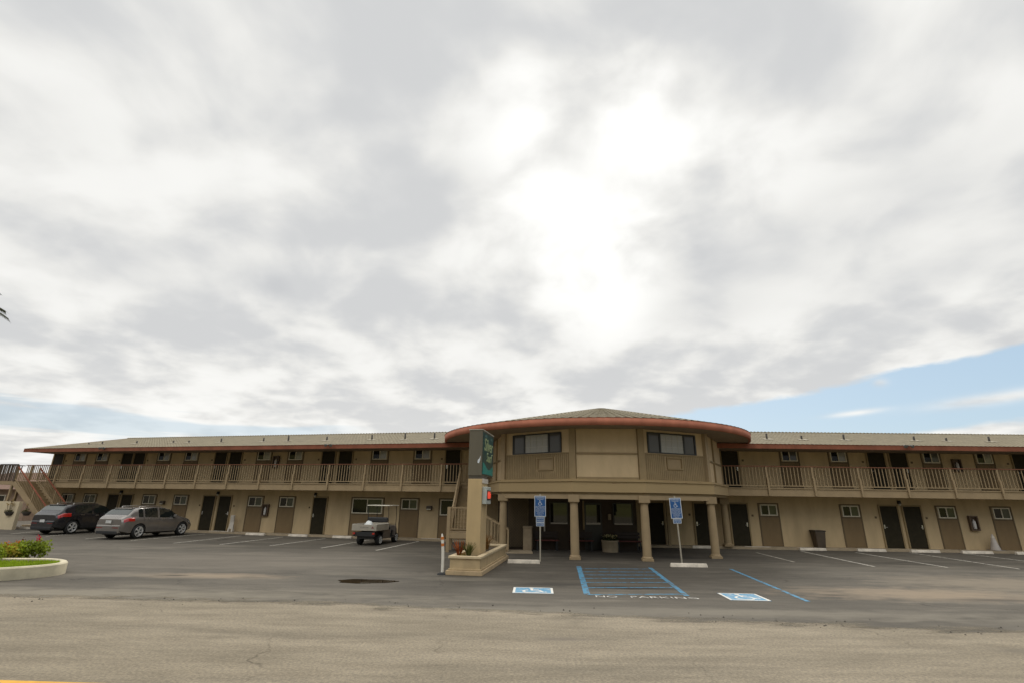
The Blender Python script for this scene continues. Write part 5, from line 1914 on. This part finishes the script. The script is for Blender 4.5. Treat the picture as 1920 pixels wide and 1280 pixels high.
co.add([(0.95, -0.58, 0.3), (0.95, 0.58, 0.3), (1.45, 0.5, 0.3), (1.45, -0.5, 0.3), (0.98, -0.58, 0.86), (0.98, 0.58, 0.86), (1.36, 0.46, 0.70), (1.36, -0.46, 0.70)],
       [(0, 1, 2, 3)[::-1], (4, 7, 6, 5)[::-1], (0, 4, 5, 1)[::-1], (1, 5, 6, 2)[::-1], (2, 6, 7, 3)[::-1], (3, 7, 4, 0)[::-1]])
co.build('front_cowl', CBODY, gcart, M, 0.04)
MB().box(-0.02, 0.48, -0.54, 0.54, 0.679, 0.80).build('seat', mat('seat_black', (0.02, 0.02, 0.022), 0.5), gcart, M, 0.05)
MB().box(-0.05, 0.06, -0.54, 0.54, 1.01, 1.26).build('backrest', MATS['seat_black'], gcart, M, 0.05)
cnp = MB()
cnp.box(-0.12, 1.12, -0.60, 0.60, 1.80, 1.845)
cnp.build('canopy', mat('canopy_cream', (0.66, 0.62, 0.52), 0.45, 0.06), gcart, M, 0.02)
for (x, y, xt) in ((0.02, -0.56, -0.06), (0.02, 0.56, -0.06), (1.02, -0.55, 0.92), (1.02, 0.55, 0.92)):
    zb0 = 0.7
    MB().tube([(x, y, zb0), (x, y, 1.3), (xt, y, 1.80)], 0.017, 8).build('canopy_post', BLKPL, gcart, M)
MB().box(0.99, 1.0, -0.54, 0.54, 0.88, 0.90).build('windscreen_bar', BLKPL, gcart, M)
sw = MB()
sw.tube([(0.98, 0.28, 0.72), (0.70, 0.28, 0.98)], 0.02, 8)
sw.tube([(0.70 + 0.12 * math.cos(t) * 0.6, 0.28 + 0.17 * math.sin(t), 0.98 + 0.12 * math.cos(t) * 0.75) for t in [k * PI / 8 for k in range(17)]], 0.014, 6)
sw.build('steering_wheel', BLKPL, gcart, M)
hp = MB()
hp.tube([(0.34, -0.57, 0.5), (0.34, -0.57, 0.92), (0.12, -0.57, 0.96)], 0.018, 8)
hp.build('hip_rail', mat('rail_chrome', (0.5, 0.5, 0.47), 0.3, metal=0.8), gcart, M)
crim = mat('cart_rim', (0.5, 0.5, 0.48), 0.4, 0.05)
for xc in (-0.75, 1.15):
    wheel(gcart, M @ T(xc, -0.48, 0.235), 0.235, 0.2, crim, 6)
    wheel(gcart, M @ T(xc, 0.48, 0.235) @ RZ(PI), 0.235, 0.2, crim, 6)
for y in (-0.5, 0.5): MB().box(-1.46, -1.42, y - 0.06, y + 0.06, 0.52, 0.60).build('tail_light', MATS['tail_light_red'], gcart, M)
MB().box(-1.40, -1.30, -0.56, 0.56, 0.42, 0.62).build('rear_bumper', BLKPL, gcart, M, 0.02)
# bundle on the bed
bag = MB()
rn = random.Random(9)
nu, nv_ = 18, 9
vs, fs = [], []
for j in range(nv_ + 1):
    ph_ = PI / 2 * j / nv_
    for i in range(nu):
        t = 2 * PI * i / nu
        q = 1 + 0.10 * math.sin(3 * t + j) + 0.07 * math.sin(5 * t - 2 * j) + rn.uniform(-.03, .03)
        vs.append((0.22 * q * math.cos(ph_) * math.cos(t), 0.25 * q * math.cos(ph_) * math.sin(t), 0.33 * math.sin(ph_) * q))
for j in range(nv_):
    for i in range(nu): fs.append((j * nu + i, j * nu + (i + 1) % nu, (j + 1) * nu + (i + 1) % nu, (j + 1) * nu + i))
bag.add(vs, fs, smooth=True)
bg = bag.build('laundry_bag', mat('white_plastic_bag', (0.72, 0.74, 0.72), 0.4, 0.08, 6), None, M @ T(-0.62, 0.18, 0.742))
tag(bg, 'crumpled white plastic bag lying on the golf cart bed', 'bag')

# ================================================================== SKY AND LIGHT
world = bpy.data.worlds.new('World')
scene.world = world
world.use_nodes = True
nt = world.node_tree
nt.nodes.clear()
N = nt.nodes.new
LK = nt.links.new
SUN_AZ, SUN_EL = rad(12), rad(42)
sky = N('ShaderNodeTexSky')
sky.sky_type = 'NISHITA'
sky.sun_disc = False
sky.sun_elevation = SUN_EL
sky.sun_rotation = SUN_AZ
sky.altitude = 10
sky.dust_density = 1.0
tcw = N('ShaderNodeTexCoord')
sp_ = N('ShaderNodeSeparateXYZ')
LK(tcw.outputs['Generated'], sp_.inputs[0])


def val(x):
    return x


def mth(op, a, b=None, c=None, clamp=False):
    m = N('ShaderNodeMath')
    m.operation = op
    m.use_clamp = clamp
    for k, q in enumerate((a, b, c)):
        if q is None: continue
        if isinstance(q, (int, float)): m.inputs[k].default_value = q
        else: LK(q, m.inputs[k])
    return m.outputs[0]


def sstep(x, a, b):
    m = N('ShaderNodeMapRange')
    m.interpolation_type = 'SMOOTHSTEP'
    m.inputs[1].default_value = a
    m.inputs[2].default_value = b
    LK(x, m.inputs[0])
    return m.outputs[0]


X, Y, Z = sp_.outputs
az = mth('MULTIPLY', mth('ARCTAN2', X, Y), 180 / PI)
el = mth('MULTIPLY', mth('ARCSINE', Z), 180 / PI)


def wnoise(vec, scale, detail=5, rough=0.5, dist=0.0, loc=(0, 0, 0), sc=(1, 1, 1)):
    mp = N('ShaderNodeMapping')
    mp.inputs['Location'].default_value = loc
    mp.inputs['Scale'].default_value = sc
    LK(vec, mp.inputs[0])
    n = N('ShaderNodeTexNoise')
    n.inputs['Scale'].default_value = scale
    n.inputs['Detail'].default_value = detail
    n.inputs['Roughness'].default_value = rough
    n.inputs['Distortion'].default_value = dist
    LK(mp.outputs[0], n.inputs['Vector'])
    return n.outputs[0]


# cloud deck coordinates (perspective of a flat cloud layer)
zz = mth('ADD', mth('MAXIMUM', Z, 0.0), 0.16)
cmb = N('ShaderNodeCombineXYZ')
LK(mth('DIVIDE', X, zz), cmb.inputs[0])
LK(mth('DIVIDE', Y, zz), cmb.inputs[1])
deck = cmb.outputs[0]
# angular coordinates for streaks
cmb2 = N('ShaderNodeCombineXYZ')
LK(az, cmb2.inputs[0])
LK(el, cmb2.inputs[1])
ang = cmb2.outputs[0]


def blob(a, e, ra, re, tilt=0.0):
    """soft spot in azimuth / elevation (degrees)"""
    da = mth('SUBTRACT', az, a)
    de = mth('SUBTRACT', el, e)
    if tilt: de = mth('SUBTRACT', de, mth('MULTIPLY', da, tilt))
    q = mth('ADD', mth('POWER', mth('ABSOLUTE', mth('DIVIDE', da, ra)), 2.0), mth('POWER', mth('ABSOLUTE', mth('DIVIDE', de, re)), 2.0))
    return mth('POWER', 2.718, mth('MULTIPLY', q, -1.0))


zz2 = mth('ADD', mth('MAXIMUM', Z, 0.0), 0.42)
cmb3 = N('ShaderNodeCombineXYZ')
LK(mth('DIVIDE', X, zz2), cmb3.inputs[0])
LK(mth('DIVIDE', Y, zz2), cmb3.inputs[1])
deck2 = cmb3.outputs[0]
n_big = wnoise(deck2, 2.0, 3, 0.45, 0.3, (3.1, 1.7, 0))
n_med = wnoise(deck2, 4.6, 5, 0.46, 0.25, (7.7, 2.2, 0))
n_fin = wnoise(deck, 5.0, 5, 0.5, 0.2, (1.3, 5.2, 0))
finw = sstep(el, 24, 8)
dens = mth('ADD', mth('MULTIPLY', n_big, 0.42), mth('MULTIPLY', n_med, 0.58))
dens = mth('ADD', dens, mth('MULTIPLY', mth('SUBTRACT', n_fin, 0.5), mth('ADD', 0.10, mth('MULTIPLY', finw, 0.28))))
bright = sstep(dens, 0.61, 0.40)
lum = mth('ADD', mth('MULTIPLY', bright, 0.19), 0.54)
wob = mth('ADD', mth('MULTIPLY', mth('SUBTRACT', n_med, 0.5), 2.0), mth('MULTIPLY', mth('SUBTRACT', n_big, 0.5), 1.0))


def patch_of(spots, lo, hi, nw=-0.9):
    t = None
    for (a, e, ra, re, tl, k) in spots:
        b_ = mth('MULTIPLY', blob(a, e, ra, re, tl), k)
        t = b_ if t is None else mth('ADD', t, b_)
    return sstep(mth('ADD', t, mth('MULTIPLY', wob, nw)), lo, hi)


glow = patch_of(((13, 37, 13, 9.5, 0, 1.05), (7, 29, 8, 7, 0, 0.35), (13, 22, 6, 5, 0, 0.25), (-1, 47, 6, 3, 0.2, 0.4)), 0.06, 1.15, -0.75)
lum = mth('ADD', lum, mth('MULTIPLY', glow, 0.27))
dark = patch_of(((36, 26, 15, 3.6, 0.16, 0.8), (22, 27, 4, 3, 0, 0.7), (-9, 35.5, 7, 2.4, 0.1, 0.6), (-41, 20, 5, 2.2, 0, 0.7), (-28, 21.5, 5, 2.4, -.12, 0.7), (43, 20, 9, 2.0, 0.1, 0.55), (22, 20, 6, 2.2, 0, 0.6), (-8, 22, 7, 2.4, 0, 0.4), (-50, 30, 6, 3, 0, 0.3)), 0.2, 0.85)
lum = mth('SUBTRACT', lum, mth('MULTIPLY', dark, 0.09))
# paler towards the horizon
lum = mth('ADD', lum, mth('MULTIPLY', sstep(el, 14, 5), 0.05))
# unseen sky dimmed low down behind the camera to deepen eave shade; brighter overhead
back = sstep(Y, 0.25, -0.35)
lowd = mth('MULTIPLY', back, sstep(el, 42, 4))
lum = mth('MULTIPLY', lum, mth('SUBTRACT', 1.0, mth('MULTIPLY', lowd, 0.62)))
lum = mth('MULTIPLY', lum, mth('ADD', 1.0, mth('MULTIPLY', sstep(el, 52, 78), 0.9)))
bl2 = sstep(mth('ADD', mth('MULTIPLY', Y, -0.94), mth('MULTIPLY', X, -0.34)), -0.05, 0.6)
bl2 = mth('MULTIPLY', bl2, sstep(el, 14, 36))
lum = mth('MULTIPLY', lum, mth('ADD', 1.0, mth('MULTIPLY', bl2, 1.12)))
lum = mth('MAXIMUM', lum, 0.2)
SKY_GAIN = 1.0
lum = mth('MULTIPLY', lum, SKY_GAIN)
ccol = N('ShaderNodeMix'); ccol.data_type = 'RGBA'
ccol.inputs[6].default_value = (0.955, 0.975, 1.0, 1)
ccol.inputs[7].default_value = (1.0, 0.995, 0.965, 1)
LK(sstep(lum, 0.45, 0.7), ccol.inputs[0])
STR = 0.10
cl = N('ShaderNodeVectorMath'); cl.operation = 'SCALE'
LK(ccol.outputs[2], cl.inputs[0]); LK(mth('DIVIDE', lum, STR), cl.inputs['Scale'])

# gaps of blue sky
nb_ = wnoise(ang, 0.16, 7, 0.6, 0.2, (4, 9, 0), (0.8, 2.0, 1))
nbs = wnoise(ang, 0.09, 6, 0.55, 0.3, (1, 3, 0), (0.5, 6.0, 1))
jit = mth('MULTIPLY', mth('SUBTRACT', nb_, 0.5), 2.2)
ebound = mth('ADD', mth('ADD', mth('MULTIPLY', az, 0.130), 6.75), jit)
right_gap = mth('MULTIPLY', sstep(mth('SUBTRACT', ebound, el), -0.15, 0.5), sstep(az, 11, 15))
elow = mth('ADD', mth('ADD', mth('MULTIPLY', az, 0.10), 2.3), mth('MULTIPLY', jit, 0.9))
low_cloud = mth('MULTIPLY', sstep(mth('SUBTRACT', elow, el), -0.3, 0.5), sstep(az, 30, 37))
right_gap = mth('MULTIPLY', right_gap, mth('SUBTRACT', 1.0, low_cloud))
wisps = mth('MULTIPLY', blob(45.5, 8.6, 4.5, 0.45, 0.06), 0.9)
wisps = mth('ADD', wisps, mth('MULTIPLY', blob(35.2, 8.3, 2.1, 0.25, 0.06), 0.9))
wisps = mth('ADD', wisps, mth('MULTIPLY', blob(37.5, 10.9, 0.55, 0.35), 0.6))
wisps = mth('MULTIPLY', wisps, mth('ADD', 0.3, mth('MULTIPLY', nb_, 1.4)))
right_gap = mth('MULTIPLY', right_gap, mth('SUBTRACT', 1.0, wisps, None, True))
lg = mth('MULTIPLY', sstep(mth('SUBTRACT', nbs, mth('MULTIPLY', mth('ABSOLUTE', mth('SUBTRACT', el, 6.2)), 0.085)), 0.36, 0.50), mth('MULTIPLY', sstep(az, -62, -50), sstep(az, -14, -24)))
lg = mth('MULTIPLY', lg, sstep(el, 8.6, 7.4))
gap = mth('MAXIMUM', right_gap, mth('MULTIPLY', lg, 0.55), None, True)
blue = N('ShaderNodeMix'); blue.data_type = 'RGBA'
blue.inputs[0].default_value = 0.72
LK(sky.outputs[0], blue.inputs[6])
blue.inputs[7].default_value = (3.6, 4.8, 5.8, 1)
fin = N('ShaderNodeMix'); fin.data_type = 'RGBA'
LK(gap, fin.inputs[0])
LK(cl.outputs[0], fin.inputs[6])
LK(blue.outputs[2], fin.inputs[7])
bg_ = N('ShaderNodeBackground')
bg_.inputs[1].default_value = STR
LK(fin.outputs[2], bg_.inputs[0])
wo = N('ShaderNodeOutputWorld')
LK(bg_.outputs[0], wo.inputs[0])

sl_ = bpy.data.lights.new('sun', 'SUN')
sl_.energy = 1.5
sl_.angle = rad(22)
sl_.color = (1.0, 0.95, 0.87)
so = bpy.data.objects.new('sun', sl_)
COL.objects.link(so)
sd_ = Vector((math.sin(SUN_AZ) * math.cos(SUN_EL), math.cos(SUN_AZ) * math.cos(SUN_EL), math.sin(SUN_EL)))
so.rotation_euler = sd_.to_track_quat('Z', 'Y').to_euler()
so.location = (0, 0, 60)

vs_ = scene.view_settings
vs_.view_transform = 'Standard'
vs_.look = 'None'
vs_.exposure = 0.32
vs_.gamma = 1.0
vs_.use_curve_mapping = False
scene.cycles.use_denoising = True
scene.cycles.max_bounces = 6
